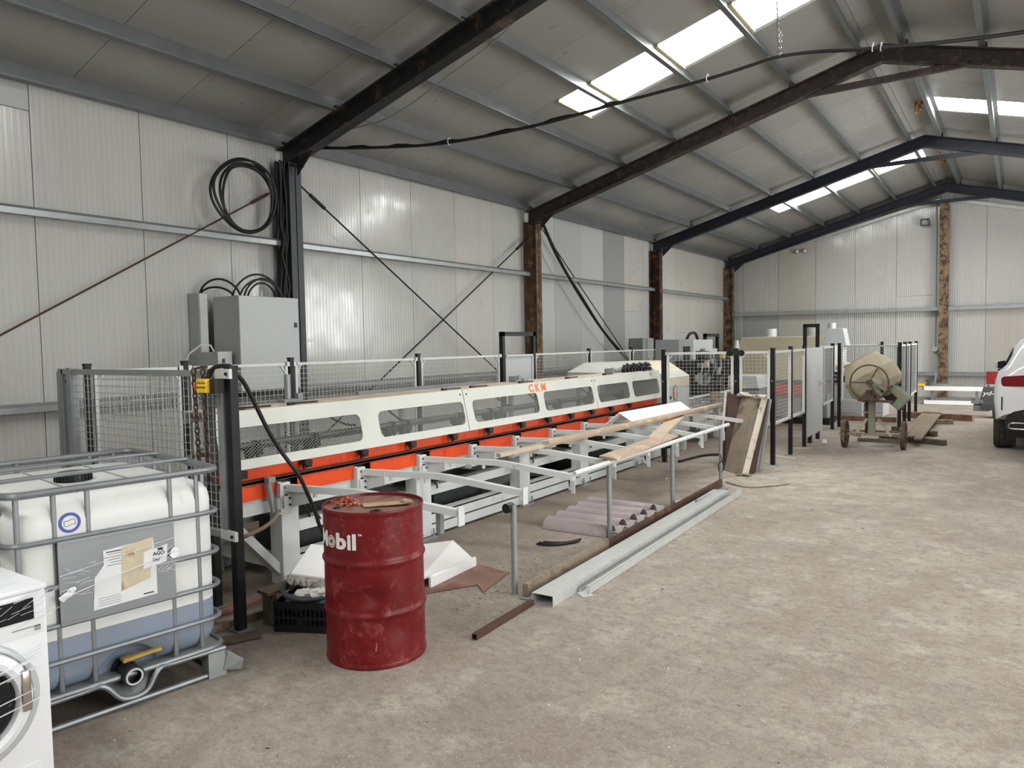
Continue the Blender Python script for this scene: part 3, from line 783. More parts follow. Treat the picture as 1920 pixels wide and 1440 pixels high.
b = MB(); b.lathe([(.082, 1.085), (.088, 1.09), (.088, 1.128), (.08, 1.137), (.03, 1.139), (.001, 1.139)], (.05, -.05, 0), 28, caps=False)
for i in range(28): b.box((.05 + math.cos(i * 2 * math.pi / 28) * .088, -.05 + math.sin(i * 2 * math.pi / 28) * .088, 1.11), (.008, .008, .036), Matrix.Rotation(i * 2 * math.pi / 28, 3, 'Z'))
P('cap', b, 'black_plastic', label='black screw cap')
HX, HY = .60, .50
def hoop(z, r=.014, sq=0): 
    bb = MB(); bb.tube([(x, y, z) for x, y in rrect(HX - sq, HY - sq, .09, 6)], r, 8, closed=True); return bb
for z in (1.135,): P('top_hoop', hoop(z, .018), 'cage')
for z in (.905, .685, .50, .325): P('hoop', hoop(z, .013), 'cage')
P('base_hoop', hoop(.165, .015), 'cage')
for y in (-.45, -.30, -.155, .235, .375):
    for x, sg in ((HX - .006, 1), (-HX + .006, -1)):
        b = MB(); b.tube([(x - sg * .012, y, 1.13), (x - sg * .012, y, .17)], .0125, 8, flat=.6); P('upright', b, 'cage')
for x in (-.42, -.22, 0, .22, .42):
    for y, sg in ((HY - .006, 1), (-HY + .006, -1)):
        b = MB(); b.tube([(x, y - sg * .012, 1.13), (x, y - sg * .012, .17)], .0125, 8, flat=.6); P('upright', b, 'cage')
for x in (-.2, .2):
    b = MB(); b.tube(arc_path([(x, -.5, 1.135), (x, -.46, 1.15), (x, 0, 1.152), (x, .46, 1.15), (x, .5, 1.135)], 4), .012, 8); P('top_bar', b, 'cage')
b = MB(); b.span(HX + .010, HX + .016, -.30, .235, .505, .895); b.bar((HX + .017, -.30, .893), (HX + .017, .235, .893), .012); b.bar((HX + .017, -.30, .507), (HX + .017, .235, .507), .012)
lp = P('label_plate', b, 'label_plate', None, 'grey metal label plate')
def on_plate(u, v, d=.0): return Vector((HX + .018 + d, -.30 + u * .535, .505 + v * .39))
def sheet(quad, d): 
    bb = MB(); bb.prism([on_plate(u, v, d) for u, v in quad], (.0012, 0, 0)); return bb
P('paper_label', sheet([(.26, .08), (.82, .10), (.82, .56), (.80, .84), (.36, .80), (.36, .62), (.28, .48)], .0), 'paper', None, None, lp)
P('paper_label', sheet([(.50, .24), (.76, .33), (.80, .86), (.52, .80)], .0016), 'paper_old', None, 'torn yellowed label', lp)
P('paper_label', sheet([(.70, .46), (.915, .50), (.93, .73), (.71, .68)], .0032), 'paper', None, 'small white label with black print', lp)
def plate_text(body, u, v, size, mat='ink', bold=0, d=.0048):
    o = on_plate(u, v, d); ob = text_mb(body, size, lambda w: Vector((o.x + .0005 + w.z, o.y + w.x, o.z + w.y)), bold, .0004); P('print', ob, mat, None, None, lp)
plate_text('AGO', .79, .605, .026, 'ink', .0006); plate_text('047', .785, .53, .026, 'ink', .0006)
b = MB(); o = on_plate(.86, .68, .0048); b.box(o, (.001, .026, .014)); P('print', b, 'ink', None, None, lp)
b = MB(); rn = random.Random(9)
for i in range(12):
    o = on_plate(.38, .74 - .035 * i, .0016)
    if i < 5: b.box(o + Vector((0, .03 + rn.uniform(0, .02), 0)), (.0006, .05 + rn.uniform(0, .04), .002))
b.box(on_plate(.45, .77, .0016), (.0006, .07, .005)); b.box(on_plate(.74, .135, .0016), (.0006, .05, .006))
for i in range(4): b.box(on_plate(.40, .12 + .03 * i, .0016), (.0006, .10, .0016))
P('print', b, 'ink', None, None, lp)
b = MB()
for i in range(46):
    u = rn.uniform(-.02, .3) if i % 2 else rn.uniform(.75, 1.03); v = rn.uniform(.32, .75)
    b.bar(on_plate(u, v, .008), on_plate(u + rn.uniform(.02, .12), v + rn.uniform(-.03, .06), .008 + rn.uniform(0, .012)), .001, .003, (1, 0, 0))
b.bar(on_plate(0, .33, .01), on_plate(1, .62, .01), .003, .006, (1, 0, 0)); b.bar(on_plate(.0, .6, .008), on_plate(1, .80, .008), .002, .003, (1, 0, 0))
for i in range(5): b.lump(on_plate(.02 + .02 * i, .33 + .02 * i, .01), (.008, .02, .016), i, 1, .4); b.lump(on_plate(.98 + .02 * (i % 2), .55 + .02 * i, .01), (.008, .02, .016), 9 + i, 1, .4)
P('stretch_film', b, 'film_white', None, 'crumpled clear film strap', lp, 'stuff')
# round blue sticker on the bottle front
so = Vector((.5852, -.235, .975))
b = MB(); b.hollow(so, so + Vector((.0012, 0, 0)), .048, .034, 36); st = P('sticker', b, 'ink_blue', None, 'round blue ring sticker', bottle)
b = MB(); b.cyl(so, so + Vector((.0008, 0, 0)), .0345, 36); P('sticker_centre', b, 'paper', None, None, bottle)
wav = [(-.024 + .048 * i / 10, .012 + .004 * math.sin((i / 10 - .5) * 2 * math.pi)) for i in range(11)]
b = MB(); b.tube([so + Vector((.0012, y, z)) for y, z in wav] + [so + Vector((.0012, y, z - .024)) for y, z in reversed(wav)], .0011, 4, closed=True); P('sticker_outline', b, 'ink', None, None, bottle)
# valve
b = MB(); b.cyl((.47, 0, .165), (.60, 0, .165), .045, 18); b.hollow((.60, 0, .165), (.645, 0, .165), .050, .033, 22); b.cyl((.56, 0, .165), (.56, 0, .225), .028, 12); b.hollow((.50, 0, .165), (.52, 0, .165), .062, .04, 8); vb = P('valve', b, 'valve_black', SM, 'black outlet valve')
b = MB(); b.hollow((.645, 0, .165), (.652, 0, .165), .042, .033, 22); P('valve_lip', b, 'cabinet_light', SM, None, vb)
b = MB(); b.box((.56, 0, .232), (.05, .05, .02)); b.bar((.585, -.03, .240), (.60, .15, .25), .03, .014); P('valve_handle', b, 'brass_yellow', None, 'yellow valve handle', vb)
# pallet
b = MB(); b.loft([rring(.145, .59, .49, .09), rring(.165, .60, .50, .09), rring(.172, .57, .47, .09)]); P('pallet_deck', b, 'galv_matt')
b = MB(); b.tube(arc_path([(.6, -.49, .145), (.6, -.22, .15), (.615, -.13, .15), (.625, -.05, .065), (.625, .06, .065), (.615, .13, .15), (.6, .22, .15), (.6, .49, .145)], 5), .014, 8); P('pallet_front_rail', b, 'cage')
b = MB(); b.prism([(.56, -.15, .155), (.63, -.05, .05), (.63, .06, .05), (.56, .15, .155), (.52, .06, .12), (.52, -.05, .12)], (0, 0, .005)); P('valve_guard', b, 'galv_matt')
for x in (.59, -.59, 0):
    b = MB(); b.tube([(x, -.47, .016), (x, .47, .016)], .015, 8); P('pallet_runner', b, 'cage')
for y in (-.47, .47):
    b = MB(); b.tube([(-.59, y, .016), (.59, y, .016)], .014, 8); P('pallet_runner', b, 'cage')
for x in (.575, 0, -.575):
    for y in (-.44, .44):
        b = MB(); b.prism([(x + .04, y - .05, .0), (x + .04, y + .05, .0), (x + .03, y + .045, .15), (x + .03, y - .045, .15)], (-.08, 0, 0)); P('pallet_foot', b, 'galv_matt', None)
b = MB(); b.prism([(.55, .44, .02), (.62, .47, .03), (.66, .55, .02), (.67, .555, .07), (.62, .50, .12), (.57, .46, .14)], (-.012, .012, 0)); P('bent_corner', b, 'galv_matt', None, 'bent pallet corner plate')

# ---------------------------------------------------------------- oil drum
DX, DY = -3.09, 3.06
t = thing('oil_drum', 'dented dark red steel oil drum with white lettering', 'drum', (DX, DY, 0))
prof = [(.27, .0), (.288, .004), (.290, .02), (.286, .03)]
for z in [.03 + .01 * i for i in range(82)]:
    r = .285
    for zc in (.295, .585): r += .0115 * math.exp(-((z - zc) / .014) ** 2)
    prof.append((r, z))
prof += [(.286, .853), (.290, .86), (.2915, .872), (.289, .880), (.283, .880), (.281, .866)]
def dent(a, z):
    d = 0
    for a0, z0, sa, sz, k in ((R(-52), .40, .24, .05, -.028), (R(-20), .22, .3, .09, -.012), (R(-80), .47, .25, .03, .006), (R(10), .7, .3, .1, -.004), (R(-60), .14, .5, .1, -.004)):
        da = (a - a0 + math.pi) % (2 * math.pi) - math.pi; d += k * math.exp(-(da / sa) ** 2 - ((z - z0) / sz) ** 2)
    return d if z < .85 else 0
b = MB(); b.lathe(prof, (DX, DY, 0), 96, caps=False, fn=dent); part('shell', b, 'drum_red', t, R(60))
b = MB(); b.lathe([(.283, .862), (.27, .859), (.10, .860), (.001, .861)], (DX, DY, 0), 48, caps=False); lid = part('lid', b, 'drum_lid', t, SM)
b = MB(); b.hollow((DX + .15, DY - .13, .858), (DX + .15, DY - .13, .872), .034, .022, 18); part('bung', b, 'steel_black', lid, SM)
b = MB(); b.cyl((DX - .12, DY - .17, .858), (DX - .12, DY - .17, .868), .018, 14); part('bung', b, 'steel_black', lid, SM)
LA = math.atan2(-DY, -DX)                                    # angle that faces the hall
def on_drum(a0, z0, r=.2872): return lambda v: Vector((DX + math.cos(a0 + v.x / r) * (r + v.z), DY + math.sin(a0 + v.x / r) * (r + v.z), z0 + v.y))
a0 = LA - R(78.3); LZ = .678
lg = MB(); fn0 = on_drum(a0, LZ)
def glyph(ch, u0, u1, size, v0=0, bold=.0052):
    vs, fs = text_geo(ch, size, bold, 4, .0006); xa, xb = min(v.x for v in vs), max(v.x for v in vs)
    lg.add([fn0(Vector((u0 + (v.x - xa) / (xb - xa) * (u1 - u0), v.y + v0, v.z + .0008))) for v in vs], fs)
glyph('M', .0, .085, .116); glyph('b', .165, .2345, .116); glyph('i', .2415, .263, .116); glyph('l', .2715, .2935, .116); glyph('TM', .304, .326, .016, .074, .0002)
def arc_ring(u0, v0, ro, ri, n=32):
    vs = []
    for rr in (ro, ri): vs += [fn0(Vector((u0 + math.cos(2 * math.pi * j / n) * rr, v0 + math.sin(2 * math.pi * j / n) * rr, .0012))) for j in range(n)]
    lg.add(vs, [(j, (j + 1) % n, n + (j + 1) % n, n + j) for j in range(n)])
arc_ring(.1235, .030, .0345, .0285); arc_ring(.1235, .030, .0235, .0125)
part('lettering', lg, 'paint_white', t, label='white painted lettering')
b = MB(); rn = random.Random(2)
for i in range(70):
    a = rn.uniform(0, 6.28); rr = abs(rn.gauss(0, .055)); x = DX - .135 + math.cos(a) * rr * .9; y = DY - .075 + math.sin(a) * rr * .8
    p = Vector((x, y, .866 + rn.uniform(0, .035) * max(.1, 1 - rr / .12))); d = Vector((rn.uniform(-1, 1), rn.uniform(-1, 1), rn.uniform(-.3, .5))).normalized() * .03
    q = p + d; b.tube([p, (p + q) / 2 + Vector((0, 0, .008)), q], [.004, .008, .002], 4, flat=.4)
b.v = [(x, y, max(z, .8625)) for x, y, z in b.v]
solo('copper_shavings', b, 'shavings', 'small heap of orange copper shavings on the red drum lid', 'shavings', (DX - .13, DY - .08, .87), kind='stuff')
b = MB(); b.prism([(DX - .06, DY - .03, .866), (DX + .02, DY - .09, .866), (DX + .17, DY + .06, .872), (DX + .20, DY + .13, .874), (DX + .13, DY + .15, .872)], (0, 0, .004)); b.lump((DX + .17, DY + .10, .884), (.04, .02, .012), 3, 2, .3)
solo('cardboard_scrap', b, 'cardboard', 'torn scrap of tan cardboard lying on the red drum lid', 'scrap', (DX + .06, DY + .03, .87))
# ---------------------------------------------------------------- the long processing machine
MY0, MY1 = 3.05, 10.74
def hoodx(z): return -4.50 - .22 * (z - .93)
t = thing('bar_processing_machine', 'long cream and orange bar processing machine with windowed hood and outfeed arms', 'machine', (-4.6, 6.8, 0))
mach = t
wins = [(3.12, 4.39), (4.60, 5.79), (5.94, 7.17), (7.30, 8.50), (8.63, 9.57), (9.70, 10.62)]
hz0, hz1, wz0, wz1 = .93, 1.338, .998, 1.222
def flat(vs): return [(hoodx(z) + x, y, z) for x, y, z in vs]
for seg, (a, c, ws) in enumerate(((MY0, 5.815, wins[:2]), (5.825, 8.555, wins[2:4]), (8.565, MY1, wins[4:]))):
    b = MB()
    b.span(-.012, 0, a, c, wz1, hz1); b.span(-.012, 0, a, c, hz0, wz0)
    ys = [a] + [v for w in ws for v in w] + [c]
    for i in range(0, len(ys), 2): b.span(-.012, 0, ys[i], ys[i + 1], wz0, wz1)
    rr = .055
    for y0, y1 in ws:
        for yc, sy in ((y0, 1), (y1, -1)):
            for zc, sz in ((wz0, 1), (wz1, -1)):
                arc = [(0, yc + sy * (rr - rr * math.cos(q)), zc + sz * (rr - rr * math.sin(q))) for q in [R(90) * i / 5 for i in range(6)]]
                b.prism([(0, yc, zc)] + arc, (-.012, 0, 0))
    b.v = flat(b.v)
    # top and rear of the hood
    b.span(-4.98, -4.968, a, c, 1.25, hz1)
    hp = part('hood', b, 'machine_cream', t)
    b = MB(); b.span(-4.98, -4.592, a, c, hz1 - .01, hz1 + .004); part('hood_top', b, 'hood_dusty', hp, label='dusty tan hood top')
    for y0, y1 in ws:
        m_ = MB(); cell = .028 if y0 > 4 else .036; H_, W_ = wz1 - wz0, y1 - y0; wire = .0021 if y0 > 4 else .0040
        n = int((W_ + H_ * 1.6) / cell)
        for s_ in (1, -1):
            for k in range(n + 1):
                y_s = y0 - H_ * 1.6 + k * cell if s_ > 0 else y0 + k * cell
                # line y = y_s + s*1.6*(z-wz0), clipped to the window
                za, zb = 0, H_
                ya, yb = y_s, y_s + s_ * 1.6 * H_
                t0, t1 = 0.0, 1.0
                if s_ > 0:
                    if ya < y0: t0 = (y0 - ya) / (yb - ya)
                    if yb > y1: t1 = (y1 - ya) / (yb - ya)
                else:
                    if ya > y1: t0 = (ya - y1) / (ya - yb)
                    if yb < y0: t1 = (ya - y0) / (ya - yb)
                if t1 - t0 < .03: continue
                p = (-.016, ya + (yb - ya) * t0, wz0 + H_ * t0); q = (-.016, ya + (yb - ya) * t1, wz0 + H_ * t1)
                m_.bar(p, q, .002, wire, (1, 0, 0))
        m_.v = flat(m_.v)
        part('window_mesh', m_, 'mesh_steel', hp, kind='stuff')
b = MB(); b.prism([(hoodx(.93), MY0, .93), (hoodx(1.338), MY0, 1.338), (-4.72, MY0, 1.338), (-4.66, MY0, .93)], (0, -.012, 0)); part('hood_end', b, 'machine_cream', t)
for y in (5.77, 5.87, 8.51, 8.61):
    b = MB(); b.cyl((hoodx(1.29), y, 1.29), (hoodx(1.29) + .006, y, 1.29), .009, 8); part('screw', b, 'black_plastic', t)
lt = text_mb('C K M', .118, lambda v: Vector((hoodx(1.238 + v.y) + .001 + v.z, 7.02 + v.x * 1.15, 1.238 + v.y)), .0045, .001)
part('lettering', lt, 'letter_orange', t, label='orange CKM lettering')
lt = text_mb('CE', .05, lambda v: Vector((hoodx(1.275 + v.y) + .001 + v.z, 10.36 + v.x, 1.275 + v.y)), 0, .001)
part('lettering', lt, 'ink', t, label='small dark lettering')
b = MB(); b.span(-4.575, -4.56, MY0, MY1 - .15, .838, .935); part('orange_band', b, 'machine_orange', t)
b = MB(); b.span(-4.575, -4.475, MY0, MY1 - .2, .822, .836); b.span(-4.485, -4.475, MY0, MY1 - .2, .815, .850); part('clamp_rail', b, 'rail_dark', t)
for y in (3.19, 3.77, 4.37, 4.97, 5.57, 6.16, 6.77, 7.32, 7.86, 8.4, 8.94, 9.5):
    b = MB(); b.box((-4.505, y, .905), (.05, .07, .035)); b.box((-4.50, y + .01, .882), (.035, .05, .03)); b.bar((-4.53, y - .03, .93), (-4.49, y - .03, .86), .02); part('clamp', b, 'black_plastic', t)
starts = [3.50 + .765 * k for k in range(8)] + [9.84]
for i, y in enumerate(starts):
    b = MB(); b.span(-4.505, -4.495, y + .17, (starts[i + 1] - .02) if i < 8 else y + .5, .700, .820); part('red_panel', b, 'machine_orange', t)
    b = MB(); b.span(-4.53, -4.47, y - .03, y, .56, .80); b.span(-4.47, -4.44, y - .035, y + .055, .58, .795); b.prism([(-4.45, y + .05, .60), (-4.22, y + .05, .66), (-4.22, y + .05, .76), (-4.45, y + .05, .76)], (0, .012, 0)); b.span(-4.44, -4.42, y - .02, y + .25, .61, .70)
    br = part('arm_bracket', b, 'machine_white', t)
    b = MB()
    for dy in (.05, .2):
        for dz in (.63, .68): b.cyl((-4.42, y + dy - .02, dz), (-4.412, y + dy - .02, dz), .010, 8)
    b.cyl((-4.44, y + .01, .76), (-4.425, y + .01, .76), .013, 8); b.cyl((-4.44, y + .01, .70), (-4.425, y + .01, .70), .013, 8)
    part('bolt', b, 'grip_dark', br)
    b = MB(); k = .34 / 1.38; P0 = Vector((-4.45, y + .02, .757)); P1 = Vector((-3.68, y + .02 + .77 * k, .748)); P2 = Vector((-3.07, y + .02 + 1.38 * k, .655))
    if i == 0: P1 = Vector((-3.72, 3.68, .75)); P2 = Vector((-3.09, 3.87, .65))
    def sq(p, h=.024): return [p + Vector((0, -h, -h)), p + Vector((0, h, -h)), p + Vector((0, h, h)), p + Vector((0, -h, h))]
    b.loft([sq(P0), sq(P1 + Vector((-.10, -.02, .003))), sq(P1 + Vector((0, 0, -.004))), sq(P2)]); ar = part('outfeed_arm', b, 'machine_white', t)
    for u in (.35, .75):
        p = P0.lerp(P1, u); b = MB(); b.cyl(p + Vector((0, 0, -.055)), p + Vector((0, 0, -.02)), .016, 8); part('stud', b, 'machine_white', ar)
    if i in (0, 1, 8):
        b = MB(); b.span(P2.x - .002, P2.x + .010, P2.y - .03, P2.y + .035, P2.z - .085, P2.z + .045); part('end_plate', b, 'machine_white', ar)
        b = MB(); b.span(P2.x - .20, P2.x - .16, P2.y - .02, P2.y + .02, P2.z - .16, P2.z + .03); part('end_stop', b, 'galv_matt', ar) if i == 0 else None
    elif i > 1:
        b = MB(); b.prism([(P2.x - .035, P2.y - .05, P2.z - .02), (P2.x + .03, P2.y - .05, P2.z - .02), (P2.x + .03, P2.y - .05, P2.z - .13), (P2.x + .0, P2.y - .05, P2.z - .13)], (0, .008, 0)); b.span(P2.x - .03, P2.x - .015, P2.y - .05, P2.y + .01, P2.z - .10, P2.z - .02); part('end_stop', b, 'machine_white', ar)
b = MB(); b.tube([(-3.06, 5.37, .69), (-3.06, 7.3, .695), (-3.06, 9.36, .705)], .023, 10); part('outfeed_rail', b, 'machine_white', t, SM)
for x, y, zt in ((-2.95, 4.30, .64), (-3.06, 6.01, .68), (-3.06, 7.50, .69), (-3.06, 9.07, .70)):
    b = MB(); b.cyl((x, y, 0), (x, y, zt), .023, 12); lg = part('outfeed_leg', b, 'galv_matt', t, SM)
    b = MB(); b.cyl((x - .03, y - .05, zt - .02), (x - .03, y + .02, zt - .02), .035, 12); part('clamp_knob', b, 'black_plastic', lg, SM) if y < 7.6 and y != 6.01 else None
# under-frame: posts, mid beams, floor channels
for y in (3.50, 4.99, 6.67, 8.03, 9.6):
    for x in (-4.62, -5.42):
        b = MB(); b.span(x, x + .14, y, y + .20 if y > 4 else y + .16, .02, .70); part('post', b, 'machine_white', t, bevel=.006)
        b = MB(); b.span(x - .03, x + .19, y - .02, y + .22, 0, .014); b.cyl((x + .17, y + .02, .0), (x + .17, y + .02, .10), .010, 8); b.cyl((x + .17, y + .19, .0), (x + .17, y + .19, .09), .010, 8); b.cyl((x + .17, y + .02, .05), (x + .17, y + .02, .065), .02, 6); part('foot_plate', b, 'galv_matt', t)
b = MB(); b.span(-4.505, -4.495, MY0 + .03, 3.46, .70, .82); part('red_panel', b, 'machine_orange', t)
b = MB(); b.span(-4.60, -4.52, MY0, 10.3, .585, .695); part('front_beam', b, 'machine_white', t)
b = MB(); b.span(-5.4, -5.3, MY0, 10.3, .585, .695); part('rear_beam', b, 'machine_white', t)
b = MB(); b.span(-4.62, -4.60, 3.6, 10.2, .355, .455); b.span(-4.70, -4.60, 3.6, 10.2, .45, .456); b.span(-4.70, -4.60, 3.6, 10.2, .355, .361); part('mid_channel', b, 'machine_white', t)
b = MB(); b.span(-4.52, -4.50, 3.6, 10.0, .125, .215); b.span(-4.66, -4.50, 3.6, 10.0, .209, .215); b.span(-4.66, -4.64, 3.6, 10.0, .03, .215); part('floor_channel', b, 'machine_white', t)
b = MB(); b.span(-4.515, -4.495, 3.6, 10.0, .025, .108); part('floor_channel', b, 'machine_white', t)
b = MB(); b.span(-5.40, -5.36, 3.6, 10.0, .03, .215); b.span(-5.42, -5.40, 3.6, 10.0, .30, .42); part('rear_channel', b, 'machine_white', t)
b = MB(); b.bar((-4.56, 3.08, .60), (-4.56, 3.52, .12), .06, .10, (1, 0, 0)); part('diagonal_brace', b, 'machine_white', t)
b = MB(); b.span(-4.60, -4.50, MY0 - .02, MY0 + .04, .53, .80); part('end_bracket', b, 'machine_white', t)
b = MB(); b.span(-4.62, -4.5, 3.55, 3.6, .10, .22); b.bar((-5.4, 3.57, .17), (-4.55, 3.57, .17), .08, .10); part('cross_beam', b, 'machine_white', t)
for y in (5.07, 6.75, 8.1, 9.7):
    b = MB(); b.span(-5.35, -4.6, y, y + .08, .35, .45); b.span(-5.35, -4.6, y, y + .08, .05, .15); part('cross_beam', b, 'machine_white', t)
for y0, y1, z1 in ((8.5, 9.4, .5), (5.6, 6.4, .42), (3.9, 4.7, .40)):
    b = MB(); b.span(-5.3, -4.8, y0, y1, .05, z1); part('gear_box', b, 'grip_dark', t, bevel=.01)
b = MB(); b.span(-5.3, -4.6, MY0, 10.5, .70, .80); part('bed', b, 'grip_dark', t)
# insides seen through the windows
b = MB(); b.cyl((-4.85, MY0 + .05, 1.05), (-4.85, 10.6, 1.05), .022, 10); b.cyl((-5.0, MY0 + .05, 1.0), (-5.0, 10.6, 1.0), .016, 8); part('shaft', b, 'mesh_steel', t, SM)
rn = random.Random(4)
for y in (3.3, 3.55, 4.12, 5.05, 5.25, 6.05, 6.6, 6.8, 7.75, 8.1, 8.9, 9.9):
    b = MB(); b.box((-4.85, y, 1.0), (.09, .11, .07)); b.box((-4.85, y + .03, 1.05), (.06, .04, .05)); b.box((-4.82, y - .06, .98), (.05, .05, .09)); b.cyl((-4.80, y, .93), (-4.80, y, 1.06), .016, 8); part('gripper', b, 'grip_dark', t)
for y in (3.9, 4.05, 5.35, 6.5, 7.25, 8.9, 9.6):
    b = MB(); b.span(-5.02, -4.97, y, y + .04, .80, 1.33); part('hood_post', b, 'cabinet_light', t)
for y, h in ((4.25, .2), (5.0, .25), (6.75, .22), (7.4, .2), (8.7, .2)):
    b = MB(); b.tube([(-4.93, y + .45 * s / 10, 1.28 - h * math.sin(math.pi * .5 * s / 10)) for s in range(11)], .010, 6); part('hose', b, 'rubber', t, SM)
for y in (3.75, 5.2, 6.9, 8.3):
    b = MB(); b.tube(arc_path([(-4.65, y, .62), (-4.58, y + .08, .5), (-4.7, y + .2, .38), (-4.75, y + .32, .56), (-4.7, y + .36, .64)], 4), .010, 6); b.tube(arc_path([(-4.63, y + .05, .62), (-4.56, y + .16, .46), (-4.68, y + .3, .40), (-4.72, y + .4, .60)], 4), .008, 6); part('hose', b, 'rubber', t, SM)
# fittings on the hood
b = MB(); b.cyl((-4.90, 3.93, 1.34), (-4.90, 3.93, 1.57), .026, 14); b.box((-4.90, 3.95, 1.355), (.09, .18, .03)); b.box((-4.90, 4.04, 1.38), (.05, .05, .06)); part('cylinder_post', b, 'galv', t, SM)
for y in (3.30, 3.75, 5.6, 6.05, 6.95, 8.0, 9.0, 10.3):
    b = MB(); b.box((-4.64, y, 1.353), (.03, .06, .022)); b.cyl((-4.64, y, 1.355), (-4.64, y + .26, 1.352), .007, 6); part('catch', b, 'black_plastic', t)
for y in (7.16, 9.58):
    b = MB(); b.box((-4.85, y, 1.375), (.10, .14, .07)); b.box((-4.80, y + .12, 1.36), (.04, .1, .04)); b.cyl((-4.79, y - .02, 1.37), (-4.79, y - .02, 1.42), .02, 10); part('solenoid', b, 'galv_matt', t)
b = MB(); b.span(-5.5, -5.45, 5.24, 7.4, 1.27, 1.335); part('rear_bar', b, 'cabinet_grey', t)
b = MB(); rn = random.Random(6)
for i in range(9): 
    y = 9.75 + .11 * i; b.tube([(-4.72 - .04 * (i % 3), y, 1.36), (-4.78, y + .15, 1.44 + .02 * (i % 2)), (-4.82, y + .33, 1.40)], .018, 6); b.box((-4.72, y + .03, 1.37), (.06, .05, .05))
part('valve_bank', b, 'black_plastic', t, SM)
b = MB(); b.cyl((-4.44, 3.36, .82), (-4.44, 3.40, .60), .022, 10); b.box((-4.43, 3.37, .84), (.05, .06, .04)); b.cyl((-4.42, 3.42, .70), (-4.42, 3.42, .62), .03, 10); part('air_regulator', b, 'galv_matt', t, SM)
b = MB(); b.tube(arc_path([(-4.42, 3.42, .62), (-4.42, 3.40, .56), (-4.44, 3.30, .50), (-4.5, 3.15, .45)], 4), .014, 6); part('hose', b, 'timber_old', t, SM, label='yellowed air hose')
# drive cabinet at the end of the line
b = MB(); b.prism([(-4.5, 10.82, .30), (-4.5, 10.82, 1.22), (-4.88, 10.82, 1.46), (-5.6, 10.82, 1.46), (-5.6, 10.82, .30)], (0, .97, 0)); dc = part('drive_cabinet', b, 'cabinet_light', t, bevel=.01)
b = MB(); b.prism([(-4.495, 10.84, 1.07), (-4.495, 10.84, 1.215), (-4.885, 10.84, 1.468), (-5.5, 10.84, 1.468), (-5.5, 10.84, 1.462), (-4.882, 10.84, 1.46), (-4.502, 10.84, 1.21), (-4.502, 10.84, 1.07)], (0, .93, 0)); part('drive_cover', b, 'machine_warm', dc)
b = MB(); b.prism([(-5.65, 9.75, 1.345), (-4.95, 9.55, 1.345), (-4.80, 10.2, 1.46), (-4.80, 10.82, 1.47), (-5.65, 10.82, 1.47), (-5.65, 10.3, 1.47)], (0, 0, -.06)); part('drive_cover', b, 'machine_cream', dc)
ov = [Vector((-4.494, 11.16 + math.cos(a) * .085, .97 + math.sin(a) * .125)) for a in [2 * math.pi * i / 28 for i in range(28)]]
b = MB(); b.prism(ov, (.002, 0, 0)); em = part('emblem', b, 'ink', dc, label='oval emblem sticker with red centre')
b = MB(); b.prism([Vector((-4.4915, 11.16 + (v.y - 11.16) * .84, .97 + (v.z - .97) * .88)) for v in ov], (.001, 0, 0)); part('emblem_field', b, 'cabinet_light', em)
b = MB(); b.span(-4.491, -4.489, 11.10, 11.22, .915, .985); part('emblem_band', b, 'letter_orange', em)
q = text_mb('NS', .06, lambda v: Vector((-4.4885 + v.z, 11.115 + v.x, .93 + v.y)), .001, .0005); part('emblem_band', q, 'paper', em)
b = MB(); b.cyl((-4.5, 10.95, .90), (-4.48, 10.95, .90), .025, 10); part('knob', b, 'black_plastic', dc)
b = MB()
for y in (10.9, 11.55):
    b.span(-4.6, -4.5, y, y + .1, .0, .3); b.span(-5.5, -5.4, y, y + .1, 0, .3)
b.span(-4.9, -4.55, 9.9, 10.7, .02, .6); part('drive_stand', b, 'machine_white', t)
b = MB()
for y in (10.3, 10.62):
    b.hollow((-4.35, y, .43), (-4.30, y, .43), .10, .045, 22)
    b.cyl((-4.52, y, .43), (-4.34, y, .43), .035, 12)
part('feed_wheel', b, 'fence_white', t, SM)

# bevelled planks and sheet lying on the outfeed arms
def plank(name, pts, th, mat, label, cat='plank', group=None):
    b = MB(); b.prism(pts, (0, 0, th)); c = sum((Vector(p) for p in pts), Vector()) / len(pts)
    return solo(name, b, mat, label, cat, c, group, bevel=.002)
plank('plank', [(-3.86, 5.37, .776), (-3.79, 5.34, .776), (-3.70, 8.9, .782), (-3.78, 8.9, .782)], .034, 'plank_new', 'pale plank whose near end overhangs the third outfeed arm, lowest in the lengthwise pile', group='planks on the outfeed arms')
plank('plank', [(-3.80, 6.05, .812), (-3.72, 6.05, .812), (-3.54, 10.62, .833), (-3.63, 10.62, .833)], .034, 'plank_pink', 'longest pale plank, lying lengthwise on top of another plank along the arms', group='planks on the outfeed arms')
plank('plank', [(-3.83, 8.95, .788), (-3.74, 8.95, .788), (-3.60, 10.15, .798), (-3.70, 10.15, .798)], .03, 'plank_new', 'short pale plank under the far end of the longest plank', group='planks on the outfeed arms')
plank('plank', [(-3.19, 6.07, .717), (-2.97, 5.98, .717), (-3.08, 7.72, .730), (-3.30, 7.82, .730)], .022, 'plank_pink', 'wide pinkish plank lying flat on the outer outfeed rail', group='planks on the outfeed arms')
plank('plank', [(-3.33, 7.47, .722), (-3.11, 7.24, .722), (-3.62, 9.30, .785), (-3.86, 9.52, .785)], .024, 'plank_new', 'pale plank lying slantwise across the arms beyond the pinkish plank', group='planks on the outfeed arms')
b = MB(); b.prism([(-4.16, 8.10, .79), (-4.03, 8.2, .925), (-3.88, 8.30, .79), (-3.892, 8.30, .79), (-4.03, 8.2, .913), (-4.148, 8.10, .79)], (.05, 1.86, 0))
solo('folded_sheet', b, 'foam_white', 'white sheet metal ridge piece folded like a tent, lying on the outfeed arms', 'sheet', (-4.0, 9.1, .86))

